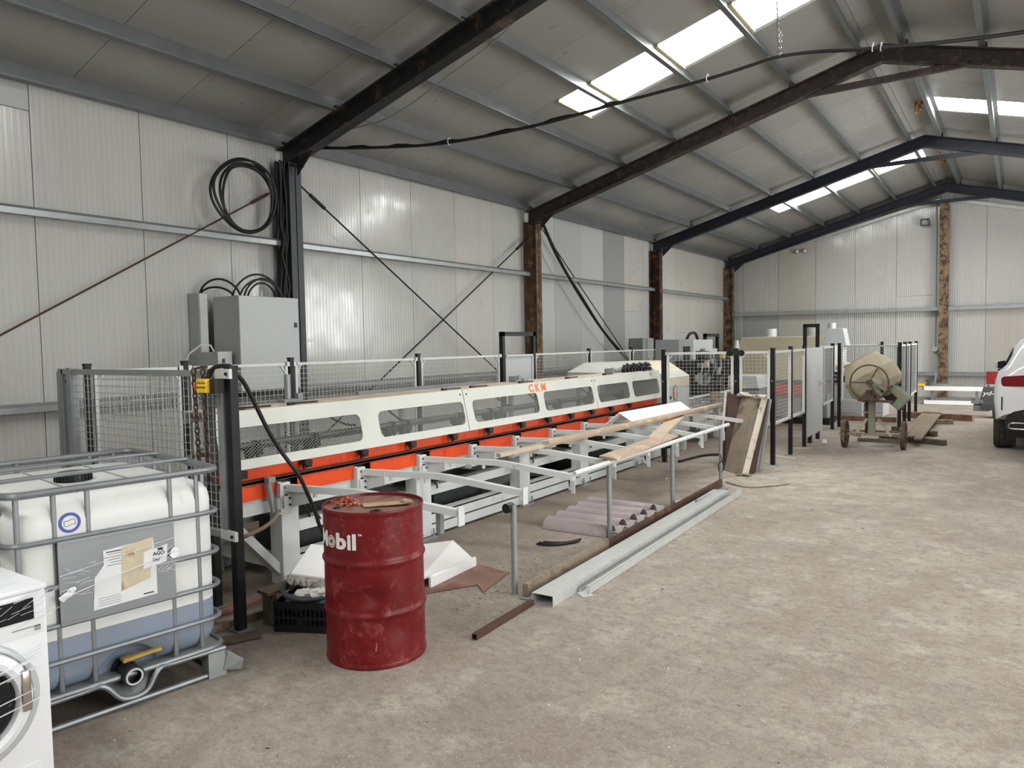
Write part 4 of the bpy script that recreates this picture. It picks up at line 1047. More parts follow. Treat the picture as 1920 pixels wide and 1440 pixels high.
# ---------------------------------------------------------------- wire mesh safety fences
def mesh_panel(root, p0, p1, z0, z1, fr_mat='fence_white', wire='wire_white', pitch=.05, fw=.03, wr=.0030):
    p0 = Vector((p0[0], p0[1], 0)); p1 = Vector((p1[0], p1[1], 0)); d = (p1 - p0); L = d.length; d.normalize()
    up = Vector((0, 0, 1)); f = MB(); a, b = p0 + d * .06, p1 - d * .06
    for z in (z0, z1): f.bar(a + up * z, b + up * z, fw, fw)
    for q in (a, b): f.bar(q + up * (z0 - fw / 2), q + up * (z1 + fw / 2), fw, fw, d)
    for q, s_ in ((a, 1), (b, -1)): f.bar(q + up * (z1 - .10), q + d * (s_ * .07) + up * (z1 - .01), .012, .02, d.cross(up))
    fr = part('panel_frame', f, fr_mat, root)
    w = MB(); n = max(2, round((L - .12) / pitch)); m = max(2, round((z1 - z0) / pitch))
    for i in range(1, n): q = a + (b - a) * (i / n); w.bar(q + up * z0, q + up * z1, wr, wr, d)
    nn = d.cross(up) * wr
    for j in range(1, m): z = z0 + (z1 - z0) * j / m; w.bar(a + up * z + nn, b + up * z + nn, wr, wr)
    part('wire_mesh', w, wire, fr, kind='stuff')
    for q, o in ((a, p0), (b, p1)):
        for z in (z0, z1): k = MB(); k.bar(o + up * z, q + up * z, .036, .045); part('clamp', k, fr_mat, root)
def post(root, x, y, zt=1.665, w=.045, z0=0):
    b = MB(); b.span(x - w / 2, x + w / 2, y - w / 2, y + w / 2, z0, zt); b.span(x - w * .56, x + w * .56, y - w * .56, y + w * .56, zt, zt + .02)
    p = part('post', b, 'fence_black', root)
    b = MB(); b.span(x - .07, x + .07, y - .05, y + .05, 0, .008); part('base_plate', b, 'galv', root); return p
# return panel behind the tank
t = thing('mesh_fence', 'grey wire mesh fence panel with black posts behind the white caged tank', 'fence', (-5.1, 2.8, 0), 'safety fences')
mesh_panel(t, (-4.06, 2.80), (-6.22, 2.80), .61, 1.63, 'galv_matt', 'wire_grey', .052, .04, .004)
post(t, -4.05, 2.82, 1.66, .056); post(t, -4.56, 3.0, 1.60, .05)
b = MB(); b.bar((-6.20, 2.80, .2), (-6.20, 2.80, 1.63), .05); b.bar((-6.03, 2.80, .0), (-6.03, 2.80, 1.66), .06); part('end_post', b, 'galv', t)
for z in (1.63, .615):
    b = MB(); b.bar((-4.16, 2.79, z), (-3.99, 2.775, z), .02, .06); part('clamp', b, 'fence_white', t)
for z in (1.63, .615):
    b = MB(); b.cyl((-4.02, 2.765, z), (-4.02, 2.755, z), .010, 8); part('bolt', b, 'black_plastic', t)
# row along the wall side of the machine
t = thing('mesh_fence', 'long wire mesh fence with black posts running behind the machine, close to the wall', 'fence', (-6.0, 7.8, 0), 'safety fences')
by = [2.90, 3.72, 4.86, 6.76]; 
for y in by: post(t, -6.0, y, 1.67)
for a, c in zip(by[:-1], by[1:]): mesh_panel(t, (-6.0, a), (-6.0, c), .58, 1.625, 'fence_white', 'wire_white', .05, .026, .003)
mesh_panel(t, (-6.0, 6.76), (-6.0, 8.50), .58, 1.625, 'fence_white', 'wire_white', .05, .026, .003)
by2 = [11.08, 12.75, 14.5, 16.2]
for y in by2: post(t, -6.0, y, 1.67)
for a, c in zip([9.34] + by2[:-1], by2): mesh_panel(t, (-6.0, a), (-6.0, c), .58, 1.625, 'fence_white', 'wire_white', .05, .026, .003)
def arch(root, a, c, ztop, w=.06):
    a = Vector((a[0], a[1], 0)); c = Vector((c[0], c[1], 0)); b = MB(); up = Vector((0, 0, 1))
    d = (c - a).normalized()
    b.bar(a, a + up * ztop, w, w, d); b.bar(c, c + up * ztop, w, w, d); b.bar(a + up * (ztop - w / 2) - d * w / 2, c + up * (ztop - w / 2) + d * w / 2, w, w); part('frame', b, 'fence_black', root)
t = thing('access_gate', 'black gate frame with pale grey door leaf behind the long machine', 'gate', (-6.0, 8.95, 0), 'access gates')
arch(t, (-6.0, 8.54), (-6.0, 9.34), 1.96)
b = MB(); b.span(-6.02, -5.985, 8.60, 9.28, .08, 1.62); lf = part('leaf', b, 'cabinet_light', t)
b = MB(); b.bar((-5.975, 8.59, 1.62), (-5.975, 9.29, 1.62), .025); b.bar((-5.975, 9.28, .1), (-5.975, 9.28, 1.62), .025); part('leaf_edge', b, 'fence_white', lf)
t = thing('access_gate', 'small black gate frame beside the lettered control box', 'gate', (-6.0, 17.1, 0), 'access gates')
arch(t, (-6.0, 16.72), (-6.0, 17.56), 1.95, .07)
b = MB(); b.span(-6.02, -5.98, 16.78, 17.5, .08, 1.6); part('leaf', b, 'cabinet_light', t)
# front fence beyond the planks
t = thing('mesh_fence', 'white framed wire mesh fence between black posts behind the leaning form board', 'fence', (-3.6, 10.5, 0), 'safety fences')
A, Bm, Cn = (-4.29, 10.22), (-3.33, 10.56), (-2.863, 10.72)
for p in (A, Bm, Cn): post(t, p[0], p[1], 1.645, .058)
mesh_panel(t, A, Bm, .585, 1.605, pitch=.052, fw=.036, wr=.0026); mesh_panel(t, Bm, Cn, .585, 1.605, pitch=.052, fw=.036, wr=.0026)
b = MB()
for s_ in (-1, 1): b.hollow((Bm[0] + s_ * .075, Bm[1] - .05 + s_ * .025, 1.60), (Bm[0] + s_ * .075, Bm[1] - .03 + s_ * .025, 1.60), .045, .014, 14)
b.bar((Bm[0] - .09, Bm[1] - .065, 1.60), (Bm[0] + .09, Bm[1] - .005, 1.60), .02, .07); part('bracket', b, 'black_plastic', t, SM)
for x, y in (A, Bm, Cn):
    b = MB(); b.hollow((x, y - .05, 1.20), (x, y - .03, 1.20), .012, .004, 8); part('bolt', b, 'galv', t)
t = thing('mesh_fence', 'white framed wire mesh fence side running away to the grey solid panel', 'fence', (-2.88, 11.8, 0), 'safety fences')
for x, y in ((-2.884, 11.79), (-2.904, 12.77)): post(t, x, y, 1.655, .055)
mesh_panel(t, Cn, (-2.884, 11.79), .585, 1.605, pitch=.05, fw=.036, wr=.0022); mesh_panel(t, (-2.884, 11.79), (-2.904, 12.77), .585, 1.605, pitch=.05, fw=.036, wr=.0022)
t = thing('solid_gate', 'tall plain grey sheet gate panel on two short black feet', 'gate', (-2.85, 13.6, 0))
b = MB(); b.prism([(-2.91, 12.84, .12), (-2.93, 14.28, .12), (-2.93, 14.28, 1.63), (-2.91, 12.84, 1.63)], (-.04, 0, 0)); part('leaf', b, 'cabinet_light', t, bevel=.004)
for y in (13.3, 13.9): 
    b = MB(); b.span(-2.97, -2.91, y, y + .06, 0, .14); part('foot', b, 'fence_black', t)
b = MB(); b.cyl((-2.90, 14.0, 1.0), (-2.82, 14.0, 1.0), .012, 8); b.cyl((-2.82, 14.0, 1.0), (-2.82, 13.86, 1.0), .012, 8); b.box((-2.93, 14.0, 1.0), (.03, .05, .1)); part('handle', b, 'galv_bright', t, SM)
t = thing('access_gate', 'tall black gate frame rising behind the plain grey sheet gate', 'gate', (-3.5, 16, 0), 'access gates')
arch(t, (-3.63, 16.0), (-3.39, 16.02), 2.09, .07)
# second enclosure near the mixer
t = thing('mesh_fence', 'wire mesh fence with black posts behind the cement mixer', 'fence', (-2.4, 15.8, 0), 'safety fences')
for x, y in ((-3.0, 15.5), (-2.97, 16.0), (-1.84, 15.6)): post(t, x, y, 1.67, .06)
mesh_panel(t, (-2.93, 14.32), (-3.0, 15.5), .585, 1.62, 'fence_white', 'wire_grey', .05, .03)
mesh_panel(t, (-2.97, 16.0), (-1.84, 15.6), .55, 1.625, 'fence_white', 'wire_grey', .055, .03)
t = thing('mesh_fence', 'wire mesh fence row running away to the right of the cement mixer', 'fence', (-1.9, 17.5, 0), 'safety fences')
ry = [(-1.90, 16.9), (-1.90, 17.7), (-1.94, 19.3)]
for x, y in ry: post(t, x, y, 1.67, .06)
for a, c in zip([(-1.84, 15.6)] + ry[:-1], ry): mesh_panel(t, a, c, .55, 1.625, 'fence_white', 'wire_grey', .05, .028)
t = thing('mesh_fence', 'wire mesh fence across the back of the mixer enclosure', 'fence', (-2.6, 19.3, 0), 'safety fences')
post(t, -2.65, 19.3, 1.67, .06); mesh_panel(t, (-1.94, 19.3), (-2.65, 19.3), .55, 1.625, 'fence_white', 'wire_grey', .06, .03); mesh_panel(t, (-2.65, 19.3), (-4.0, 19.3), .55, 1.625, 'fence_white', 'wire_grey', .06, .03)
# emergency stop, chain and hose on the near return fence
t = thing('emergency_stop', 'yellow emergency stop box with red button on the near mesh fence', 'switch', (-4.16, 2.72, 1.55))
b = MB(); b.span(-4.21, -4.115, 2.68, 2.76, 1.515, 1.60); part('box', b, 'yellow', t, bevel=.006)
b = MB(); b.cyl((-4.21, 2.72, 1.556), (-4.235, 2.72, 1.556), .014, 12); b.cyl((-4.235, 2.72, 1.556), (-4.262, 2.72, 1.556), .027, 14); part('button', b, 'red_button', t, SM, 'red mushroom button')
b = MB(); b.span(-4.112, -4.06, 2.71, 2.77, 1.51, 1.60); part('bracket', b, 'black_plastic', t)
b = MB(); b.span(-4.213, -4.112, 2.677, 2.683, 1.547, 1.552); b.span(-4.213, -4.112, 2.677, 2.683, 1.575, 1.579); part('strap', b, 'black_plastic', t)
t = thing('rusty_chain', 'rusty chain hanging in a doubled length from the near mesh fence', 'chain', (-4.27, 2.72, 1.4))
b = MB(); chain_links(b, (-4.315, 2.735, 1.66), (-4.29, 2.735, .95), .05, .0055); part('chain_links', b, 'chain_rust', t, SM, kind='stuff')
b = MB(); chain_links(b, (-4.215, 2.735, 1.66), (-4.20, 2.735, .95), .05, .0055); part('chain_links', b, 'chain_rust', t, SM, kind='stuff')
b = MB(); b.tube([(-4.315, 2.735, 1.66), (-4.29, 2.78, 1.672), (-4.24, 2.78, 1.672), (-4.215, 2.735, 1.66)], .008, 6); part('chain_loop', b, 'chain_rust', t, SM)
b = MB(); b.tube(arc_path([(-4.2, 2.76, 1.60), (-4.19, 2.77, 1.645), (-4.14, 2.79, 1.675), (-4.07, 2.83, 1.675), (-4.094, 2.86, 1.645), (-4.112, 2.95, 1.574), (-4.128, 3.05, 1.411), (-4.141, 3.16, 1.216), (-4.145, 3.265, 1.064), (-4.12, 3.37, .905), (-4.166, 3.477, .76), (-4.213, 3.584, .60), (-4.28, 3.69, .44), (-4.4, 3.9, .2)], 5), .014, 8)
solo('black_hose', b, 'rubber', 'black hose arching from the near fence post down into the machine', 'hose', (-4.15, 3.2, 1.1), smooth=SM)
# ---------------------------------------------------------------- machines behind the fences
t = thing('hydraulic_bender', 'black and steel bending machine crowded with hoses behind the front mesh fence', 'machine', (-4.9, 13.6, 0))
b = MB(); b.span(-5.5, -4.55, 12.6, 14.6, .55, .72); b.span(-5.5, -4.55, 12.2, 12.6, .60, .68); part('table', b, 'cabinet_grey', t, bevel=.008)
for y in (12.7, 13.4, 14.4):
    b = MB(); b.span(-4.66, -4.56, y, y + .1, 0, .55); b.span(-5.45, -5.35, y, y + .1, 0, .55); part('leg', b, 'cabinet_light', t)
b = MB(); b.span(-5.3, -4.8, 12.95, 14.2, .72, 1.05); part('block', b, 'black_plastic', t, bevel=.02)
b = MB(); b.span(-5.3, -4.9, 13.1, 14.35, 1.05, 1.42); part('block', b, 'steel_black', t, bevel=.02)
rn = random.Random(12)
for i in range(16):
    y = 13.0 + rn.uniform(0, 1.4); z = .8 + rn.uniform(0, .72); h = rn.uniform(.08, .2)
    b = MB(); b.span(-4.88 + rn.uniform(0, .06), -4.74 + rn.uniform(0, .05), y, y + rn.uniform(.05, .13), z, z + h); part('valve', b, ('grip_dark', 'galv', 'black_plastic', 'cabinet_grey')[i % 4], t)
for i in range(12):
    y = 13.0 + .115 * i; b = MB(); b.tube(arc_path([(-4.84, y, .95 + .03 * (i % 4)), (-4.74, y + .04, 1.25), (-4.80, y + .16, 1.50 + .03 * (i % 3)), (-4.86, y + .28, 1.3)], 4), .016, 6); part('hose', b, 'rubber' if i % 3 else 'galv', t, SM)
b = MB(); b.cyl((-4.78, 13.25, 1.36), (-4.70, 13.25, 1.36), .075, 14); part('gauge', b, 'plank_pink', t, SM, 'pale round cover')
b = MB(); b.span(-4.8, -4.72, 14.12, 14.3, 1.43, 1.54); part('motor', b, 'brass_yellow', t, None, 'yellow solenoid', bevel=.01)
for z in (.55, .64, .80):
    b = MB(); b.cyl((-4.62, 11.95, z), (-4.62, 14.3, z), .028, 8); part('roller', b, 'galv_bright', t, SM)
for y, z in ((12.35, .45), (13.0, .30), (13.7, .38)): 
    b = MB(); b.box((-4.55, y, z), (.08, .35, .10)); part('bracket', b, 'machine_white', t)
b = MB(); b.box((-4.5, 13.05, .80), (.10, .32, .12)); part('box', b, 'timber_old', t, bevel=.01)
b = MB(); b.bar((-4.7, 14.7, .80), (-4.45, 14.35, .88), .25, .05); part('tray', b, 'plank_pink', t)
t = thing('control_box', 'pale grey control box with dark stencilled letters on its side, above the far fence', 'control box', (-5.5, 14.9, 0))
b = MB(); b.span(-6.0, -5.51, 14.66, 15.83, .95, 1.81); part('body', b, 'cabinet_light', t, bevel=.01)
b = MB(); b.span(-6.0, -5.5, 13.86, 14.64, 1.2, 1.82); part('side_box', b, 'cabinet_grey', t, bevel=.01)
b = MB(); b.span(-5.50, -5.485, 14.08, 14.42, 1.40, 1.68); part('screen', b, 'black_plastic', t)
q = text_mb('RLYT', .17, lambda v: Vector((-5.505 + v.z, 15.05 + v.x * .72, 1.50 + v.y)), .002, .002); part('lettering', q, 'ink', t)
b = MB(); b.tube(arc_path([(-5.6, 14.5, 1.8), (-5.6, 14.7, 1.93), (-5.6, 15.0, 1.95), (-5.6, 15.15, 1.82)], 4), .03, 6); part('cable', b, 'rubber', t, SM)
b = MB(); b.span(-5.95, -5.85, 14.7, 14.8, 0, .95); b.span(-5.95, -5.85, 15.7, 15.8, 0, .95); b.span(-5.6, -5.5, 14.7, 14.8, 0, .95); part('stand', b, 'cabinet_grey', t)
t = thing('covered_conveyor', 'white hooded box on a grey base in front of the red conveyor', 'machine', (-4.6, 15.2, 0))
b = MB(); b.prism([(-4.92, 15.0, .81), (-4.28, 15.0, .81), (-4.33, 15.0, 1.06), (-4.90, 15.0, 1.06)], (0, .8, 0)); part('hood', b, 'machine_white', t, bevel=.01)
b = MB(); b.span(-4.88, -4.30, 15.05, 15.75, .0, .80); part('base', b, 'cabinet_grey', t)
t = thing('red_conveyor', 'red conveyor beam on grey cabinets behind the front mesh fence', 'conveyor', (-4.0, 16.4, 0))
b = MB(); b.span(-5.2, -3.3, 16.2, 16.3, .62, .86); part('red_beam', b, 'machine_red', t)
b = MB(); b.span(-5.2, -3.3, 16.19, 16.2, .84, .92); b.span(-5.2, -3.3, 16.2, 16.9, .86, .90); part('belt', b, 'grip_dark', t)
b = MB()
for i in range(3): b.span(-4.8 + .52 * i, -4.30 + .52 * i, 16.3, 16.9, .06, .62)
part('cabinet', b, 'cabinet_grey', t)
b = MB(); b.span(-4.9, -3.2, 16.26, 16.86, 0, .14); part('plinth', b, 'black_plastic', t)
t = thing('beige_container', 'large beige hopper box standing across the far end of the hall', 'machine', (-5.6, 22.3, 0))
b = MB(); b.prism([(-6.92, 22, .0), (-4.1, 22, .0), (-4.1, 22, 1.87), (-6.78, 22, 1.87), (-6.9, 22, 1.62)], (0, 1.4, 0)); part('body', b, 'machine_beige', t, bevel=.02)
for x in (-6.05, -4.9):
    b = MB(); b.cyl((x, 22.5, 1.87), (x, 22.5, 2.10), .15, 16); part('outlet', b, 'fence_white' if x < -5 else 'cabinet_grey', t, SM)
b = MB(); b.cyl((-6.9, 21.9, 1.2), (-6.9, 21.9, 1.78), .12, 10, .06); part('filter', b, 'cabinet_light', t, SM)
t = thing('roller_press', 'pale grey machine with cream and steel rollers behind the cement mixer', 'machine', (-3.0, 18, 0))
b = MB(); b.span(-3.75, -2.78, 17.5, 18.9, .06, .80); part('cabinet', b, 'cabinet_light', t, bevel=.015)
b = MB(); b.span(-2.77, -2.40, 17.7, 18.6, .06, .80); part('cabinet', b, 'cabinet_light', t, bevel=.015)
b = MB(); b.span(-3.62, -2.95, 17.49, 17.5, .16, .72); part('door', b, 'cabinet_light', t)
b = MB(); b.span(-3.75, -3.35, 17.5, 18.9, .80, 1.62); part('frame', b, 'cabinet_light', t, bevel=.01)
b = MB(); b.span(-2.55, -2.2, 17.8, 18.6, .80, 1.25); part('frame', b, 'cabinet_grey', t, bevel=.01)
b = MB(); b.cyl((-3.45, 17.7, 1.18), (-2.4, 17.7, 1.18), .07, 16); part('roller', b, 'machine_warm', t, SM, 'cream roller')
b = MB(); b.cyl((-3.45, 17.65, 1.02), (-2.4, 17.65, 1.02), .07, 16); part('roller', b, 'galv_bright', t, SM)
b = MB(); b.span(-3.4, -2.5, 17.8, 18.3, .80, .95); part('slots', b, 'black_plastic', t)
b = MB()
for i in range(6): b.box((-3.35 + .05 * (i % 3), 17.46, .84 + .09 * (i // 2)), (.07, .08, .06))
part('fittings', b, 'grip_dark', t)
b = MB(); b.prism([(-3.85, 18.6, 1.6), (-3.30, 18.6, 1.6), (-3.38, 18.6, 2.02), (-3.72, 18.6, 2.02)], (0, .5, 0)); part('hopper', b, 'cabinet_light', t, bevel=.01)
b = MB(); b.cyl((-3.66, 18.8, 2.02), (-3.66, 18.8, 2.15), .09, 14); part('outlet', b, 'fence_white', t, SM)
b = MB(); b.span(-3.8, -2.1, 17.3, 17.42, .0, .10); part('pipe', b, 'rust_sheet', t)

# ---------------------------------------------------------------- cement mixer
t = thing('cement_mixer', 'old cement mixer with dusty tan drum and green motor housing beside the grey fence', 'cement mixer', (-1.95, 13.2, 0))
ax = Vector((-.514, 0, .857)); q = Vector((0, 0, 1)).rotation_difference(ax).to_matrix().to_4x4()
mc = Vector((-1.96, 13.28, 1.115))
b = MB(); b.lathe([(.001, -.27), (.13, -.268), (.30, -.25), (.335, -.235), (.408, -.145), (.414, -.13), (.414, .10), (.408, .112), (.262, .368), (.268, .378), (.252, .378), (.245, .36), (.38, .09), (.38, -.12), (.001, -.2)], mc, 40, q, caps=False); part('drum', b, 'mixer_drum', t, R(24))
b = MB(); b.lathe([(.300, -.262), (.325, -.262), (.325, -.235), (.300, -.235)], mc, 40, q); part('gear_ring', b, 'mixer_iron', t, SM)
hw = Vector((-1.935, 12.78, 1.08))
b = MB(); b.tube([hw + Vector((math.cos(a) * .275, 0, math.sin(a) * .275)) for a in [2 * math.pi * i / 36 for i in range(36)]], .013, 7, closed=True)
for a in (R(180), R(62), R(-60)): b.bar(hw, hw + Vector((math.cos(a) * .275, 0, math.sin(a) * .275)), .022, .014, (0, 1, 0))
b.cyl(hw + Vector((0, -.03, 0)), hw + Vector((0, .12, 0)), .045, 12); part('hand_wheel', b, 'mixer_iron', t, SM)
b = MB(); b.cyl(hw, hw + Vector((0, .25, 0)), .03, 10); b.bar(hw + Vector((.02, .10, -.05)), hw + Vector((.17, .12, -.21)), .05, .05, (0, 1, 0)); b.bar(hw + Vector((.04, .10, .0)), hw + Vector((.24, .12, -.14)), .04, .04, (0, 1, 0)); part('tilt_shaft', b, 'mixer_green', t)
b = MB(); b.prism([(-1.99, 12.88, .99), (-1.88, 12.88, 1.08), (-1.86, 12.88, .82), (-2.02, 12.88, .80)], (0, .12, 0)); b.bar((-1.9, 12.95, .80), (-1.66, 13.0, .93), .08, .06); b.bar((-2.12, 12.96, .79), (-1.62, 12.96, .77), .06, .04); part('yoke', b, 'mixer_iron', t)
rm = Matrix.Rotation(R(43), 3, 'Y')
b = MB(); b.box((-1.555, 13.2, .895), (.36, .30, .13), rm); b.box(Vector((-1.555, 13.2, .895)) + rm @ Vector((.11, 0, -.12)), (.14, .30, .16), rm); part('motor_housing', b, 'mixer_green', t, bevel=.02)
b = MB(); b.box(Vector((-1.555, 13.2, .895)) + rm @ Vector((-.05, 0, -.13)), (.20, .24, .14), rm); b.cyl((-1.58, 13.2, .72), (-1.58, 13.45, .66), .07, 12); part('motor', b, 'steel_black', t)
b = MB(); b.span(-2.0, -1.905, 13.14, 13.23, .20, .80); part('post', b, 'mixer_green', t)
b = MB(); b.span(-2.06, -2.0, 13.22, 13.32, .22, .80); part('post', b, 'mixer_iron', t)
b = MB(); b.bar((-2.02, 13.18, .47), (-2.20, 13.14, .20), .04, .03, (0, 1, 0)); b.bar((-1.86, 13.18, .47), (-1.66, 13.14, .20), .04, .03, (0, 1, 0)); b.bar((-2.18, 13.2, .57), (-1.80, 13.2, .57), .02); part('strut', b, 'mixer_drum', t)
b = MB(); b.bar((-2.42, 13.08, .22), (-1.45, 13.18, .22), .035); b.bar((-2.28, 13.45, .235), (-1.60, 13.5, .235), .03, .035); b.bar((-2.24, 13.1, .22), (-2.24, 13.9, .10), .04); b.bar((-1.64, 13.15, .22), (-1.64, 13.9, .10), .04); b.bar((-2.28, 13.9, .03), (-1.6, 13.9, .03), .04, .06); part('base_frame', b, 'mixer_dusty', t)
for x, y in ((-2.335, 13.07), (-1.49, 13.18)):
    b = MB(); b.hollow((x - .03, y, .225), (x + .03, y, .225), .225, .17, 28); b.hollow((x - .04, y, .225), (x + .04, y, .225), .05, .02, 10)
    for k in range(4): a = R(45 + 90 * k); b.bar((x, y, .225), (x, y + math.cos(a) * .19, .225 + math.sin(a) * .19), .03, .02, (1, 0, 0))
    part('wheel', b, 'mixer_iron', t, SM)

# ---------------------------------------------------------------- white car at the right edge
CX, CY = .64, 13.36
t = thing('car', 'white SUV seen from behind at the edge of the open floor', 'car', (CX, CY + 2.3, 0))
# half section: (halfwidth, z) from sill to roof centre, at distance d from the rear
secs = [
 (.00, [(.60, .66), (.82, .58), (.86, .80), (.86, .96), (.80, 1.10), (.70, 1.16), (.62, 1.20), (.45, 1.22), (0, 1.22)]),
 (.05, [(.70, .62), (.885, .53), (.925, .78), (.915, .98), (.86, 1.16), (.72, 1.26), (.62, 1.32), (.48, 1.36), (0, 1.37)]),
 (.22, [(.70, .50), (.92, .50), (.94, .78), (.935, 1.00), (.885, 1.19), (.745, 1.32), (.655, 1.47), (.53, 1.56), (0, 1.58)]),
 (.50, [(.70, .35), (.93, .62), (.95, .80), (.945, 1.02), (.90, 1.20), (.775, 1.34), (.645, 1.58), (.54, 1.69), (0, 1.71)]),
 (.85, [(.70, .30), (.93, .76), (.95, .84), (.945, 1.03), (.905, 1.20), (.81, 1.33), (.69, 1.60), (.58, 1.715), (0, 1.735)]),
 (1.25, [(.70, .30), (.93, .50), (.945, .80), (.94, 1.02), (.905, 1.19), (.82, 1.31), (.70, 1.60), (.60, 1.72), (0, 1.74)]),
 (2.2, [(.70, .28), (.92, .36), (.94, .75), (.935, 1.0), (.90, 1.16), (.83, 1.27), (.70, 1.59), (.60, 1.71), (0, 1.73)]),
 (2.9, [(.70, .28), (.92, .36), (.94, .75), (.93, .98), (.89, 1.12), (.82, 1.20), (.72, 1.45), (.58, 1.56), (0, 1.58)]),
 (3.45, [(.70, .30), (.92, .50), (.94, .72), (.92, .94), (.86, 1.05), (.76, 1.09), (.66, 1.11), (.5, 1.12), (0, 1.13)]),
 (4.2, [(.66, .30), (.88, .55), (.90, .70), (.87, .86), (.80, .95), (.70, .99), (.6, 1.01), (.4, 1.02), (0, 1.03)]),
 (4.62, [(.5, .35), (.70, .42), (.72, .6), (.70, .74), (.6, .82), (.5, .86), (.4, .88), (.3, .89), (0, .89)])]
rings = []
for d, h in secs:
    L_ = [Vector((CX - w, CY + d, z)) for w, z in h]; rings.append(L_ + [Vector((2 * CX - v.x, v.y, v.z)) for v in reversed(L_[:-1])])
b = MB(); b.loft(rings); bd = part('body', b, 'car_white', t, R(50))
for s_ in (-1, 1):
    def X(w): return CX + s_ * w
    b = MB(); b.prism([(X(.825), CY - .005, 1.165), (X(.52), CY - .03, 1.19), (X(.52), CY - .03, 1.02), (X(.825), CY - .005, 1.015), (X(.85), CY + .0, 1.05), (X(.85), CY + .0, 1.135)], (0, .08, 0)); part('tail_light', b, 'tail_red', t, bevel=.012)
    b = MB(); b.span(X(.83), X(.845), CY - .008, CY + .05, .66, .86); part('vent', b, 'car_black', bd)
    b = MB(); b.tube([(X(.62) + math.copysign(abs(math.cos(a)) ** .5, math.cos(a)) * .13, CY - .016, .425 + math.copysign(abs(math.sin(a)) ** .7, math.sin(a)) * .045) for a in [2 * math.pi * i / 24 for i in range(24)]], .014, 8, closed=True); part('exhaust_trim', b, 'chrome', t, SM)
    b = MB(); b.cyl((X(.62), CY, .425), (X(.62), CY + .2, .425), .05, 12); part('exhaust', b, 'car_black', t, SM)
    for yw in (.80, 3.62):
        b = MB(); b.lathe([(.20, -.145), (.33, -.15), (.352, -.12), (.358, -.06), (.358, .06), (.352, .12), (.33, .15), (.20, .145)], (X(.80), CY + yw, .358), 40, Matrix.Rotation(R(90), 4, 'Y'), caps=False); w = part('tyre', b, 'tyre', t, SM)
        b = MB()
        for k in (-.07, 0, .07): b.hollow((X(.80) + k - .006, CY + yw, .358), (X(.80) + k + .006, CY + yw, .358), .3592, .34, 40)
        part('tread_groove', b, 'car_black', w, SM)
        b = MB(); b.cyl((X(.80) - .12, CY + yw, .358), (X(.80) + .12, CY + yw, .358), .21, 24); part('rim', b, 'chrome', w, SM)
    b = MB(); c = [(X(.93), CY + 2.32, 1.22), (X(.80), CY + 2.30, 1.14)]; b.loft([[Vector((X(.75 + .235 * u) , CY + 2.15 + dy, 1.27 + dz)) for dy, dz in ((0, -.085 + .02 * u), (0, .09 - .03 * u), (.12, .07 - .03 * u), (.14, -.06))] for u in (.22, .75, 1.0)]); mr = part('wing_mirror', b, 'car_white', t, R(60), bevel=.015)
    b = MB(); b.prism([(X(.815), CY + 2.145, 1.20), (X(.94), CY + 2.145, 1.215), (X(.94), CY + 2.145, 1.33), (X(.815), CY + 2.145, 1.35)], (0, -.006, 0)); part('mirror_glass', b, 'glass_dark', mr)
    b = MB(); b.bar((X(.86), CY + 2.25, 1.14), (X(.93), CY + 2.25, 1.20), .06, .04); part('mirror_arm', b, 'car_black', mr)
    b = MB(); b.prism([(X(.868), CY + .62, 1.235), (X(.868), CY + 2.85, 1.19), (X(.775), CY + 2.6, 1.50), (X(.715), CY + 2.0, 1.585), (X(.712), CY + .9, 1.585), (X(.74), CY + .62, 1.50)], (s_ * .006, 0, 0)); part('side_window', b, 'glass_dark', t)
b = MB(); b.prism([(CX - .60, CY + .075, 1.30), (CX + .60, CY + .075, 1.30), (CX + .50, CY + .29, 1.585), (CX - .50, CY + .29, 1.585)], (0, -.012, .008)); part('rear_window', b, 'glass_dark', t)
hp_ = [(.79, .36), (.80, .50), (.775, .555), (.735, .575), (.70, .635), (.56, .675), (.30, .69)]; b = MB(); b.prism([(CX - w, CY - .006, z) for w, z in hp_] + [(CX + w, CY - .006, z) for w, z in reversed(hp_)], (0, .5, 0)); part('diffuser', b, 'car_black', t)
b = MB(); b.span(CX - .58, CX + .58, CY - .02, CY + .02, .60, .635); part('reflector', b, 'tail_red', t)
b = MB(); b.span(CX - .75, CX + .75, CY + .45, CY + 4.3, .20, .40); part('underbody', b, 'car_black', t)
b = MB(); b.span(CX - .26, CX + .26, CY - .012, CY + .02, .84, .95); part('plate', b, 'fence_white', t)

# ---------------------------------------------------------------- things by the end wall
t = thing('towed_attachment', 'grey plough-like attachment with white scrawl and a red board, behind the car', 'attachment', (-.4, 19, 0))
b = MB(); b.prism([(-.70, 19, .30), (.4, 19, .30), (.4, 19, .68), (-.62, 19, .68)], (0, .35, 0)); part('cover', b, 'tow_grey', t, bevel=.01)
b = MB(); b.prism([(-.66, 18.9, .18), (.4, 18.9, .18), (.4, 18.9, .31), (-.66, 18.9, .33)], (0, .5, 0)); part('skirt', b, 'steel_charcoal', t, bevel=.01)
b = MB(); b.bar((-.84, 19.0, .34), (-.62, 19.0, .36), .08, .06); b.bar((-.80, 19.0, .20), (-.5, 19.0, .20), .10, .10); b.bar((-.8, 19.1, .28), (-.5, 19.1, .28), .05); part('hitch', b, 'galv', t)
b = MB(); b.span(-.45, -.35, 19.0, 19.1, .0, .2); b.span(.2, .3, 19.0, 19.1, 0, .2); part('foot', b, 'tow_grey', t)
q = text_mb('yd-an', .16, lambda v: Vector((-.63 + v.x + v.y * .25, 18.996 - v.z, .50 + v.y * .8)), .004, .002); part('scrawl', q, 'paint_white', t, label='white painted scrawl')
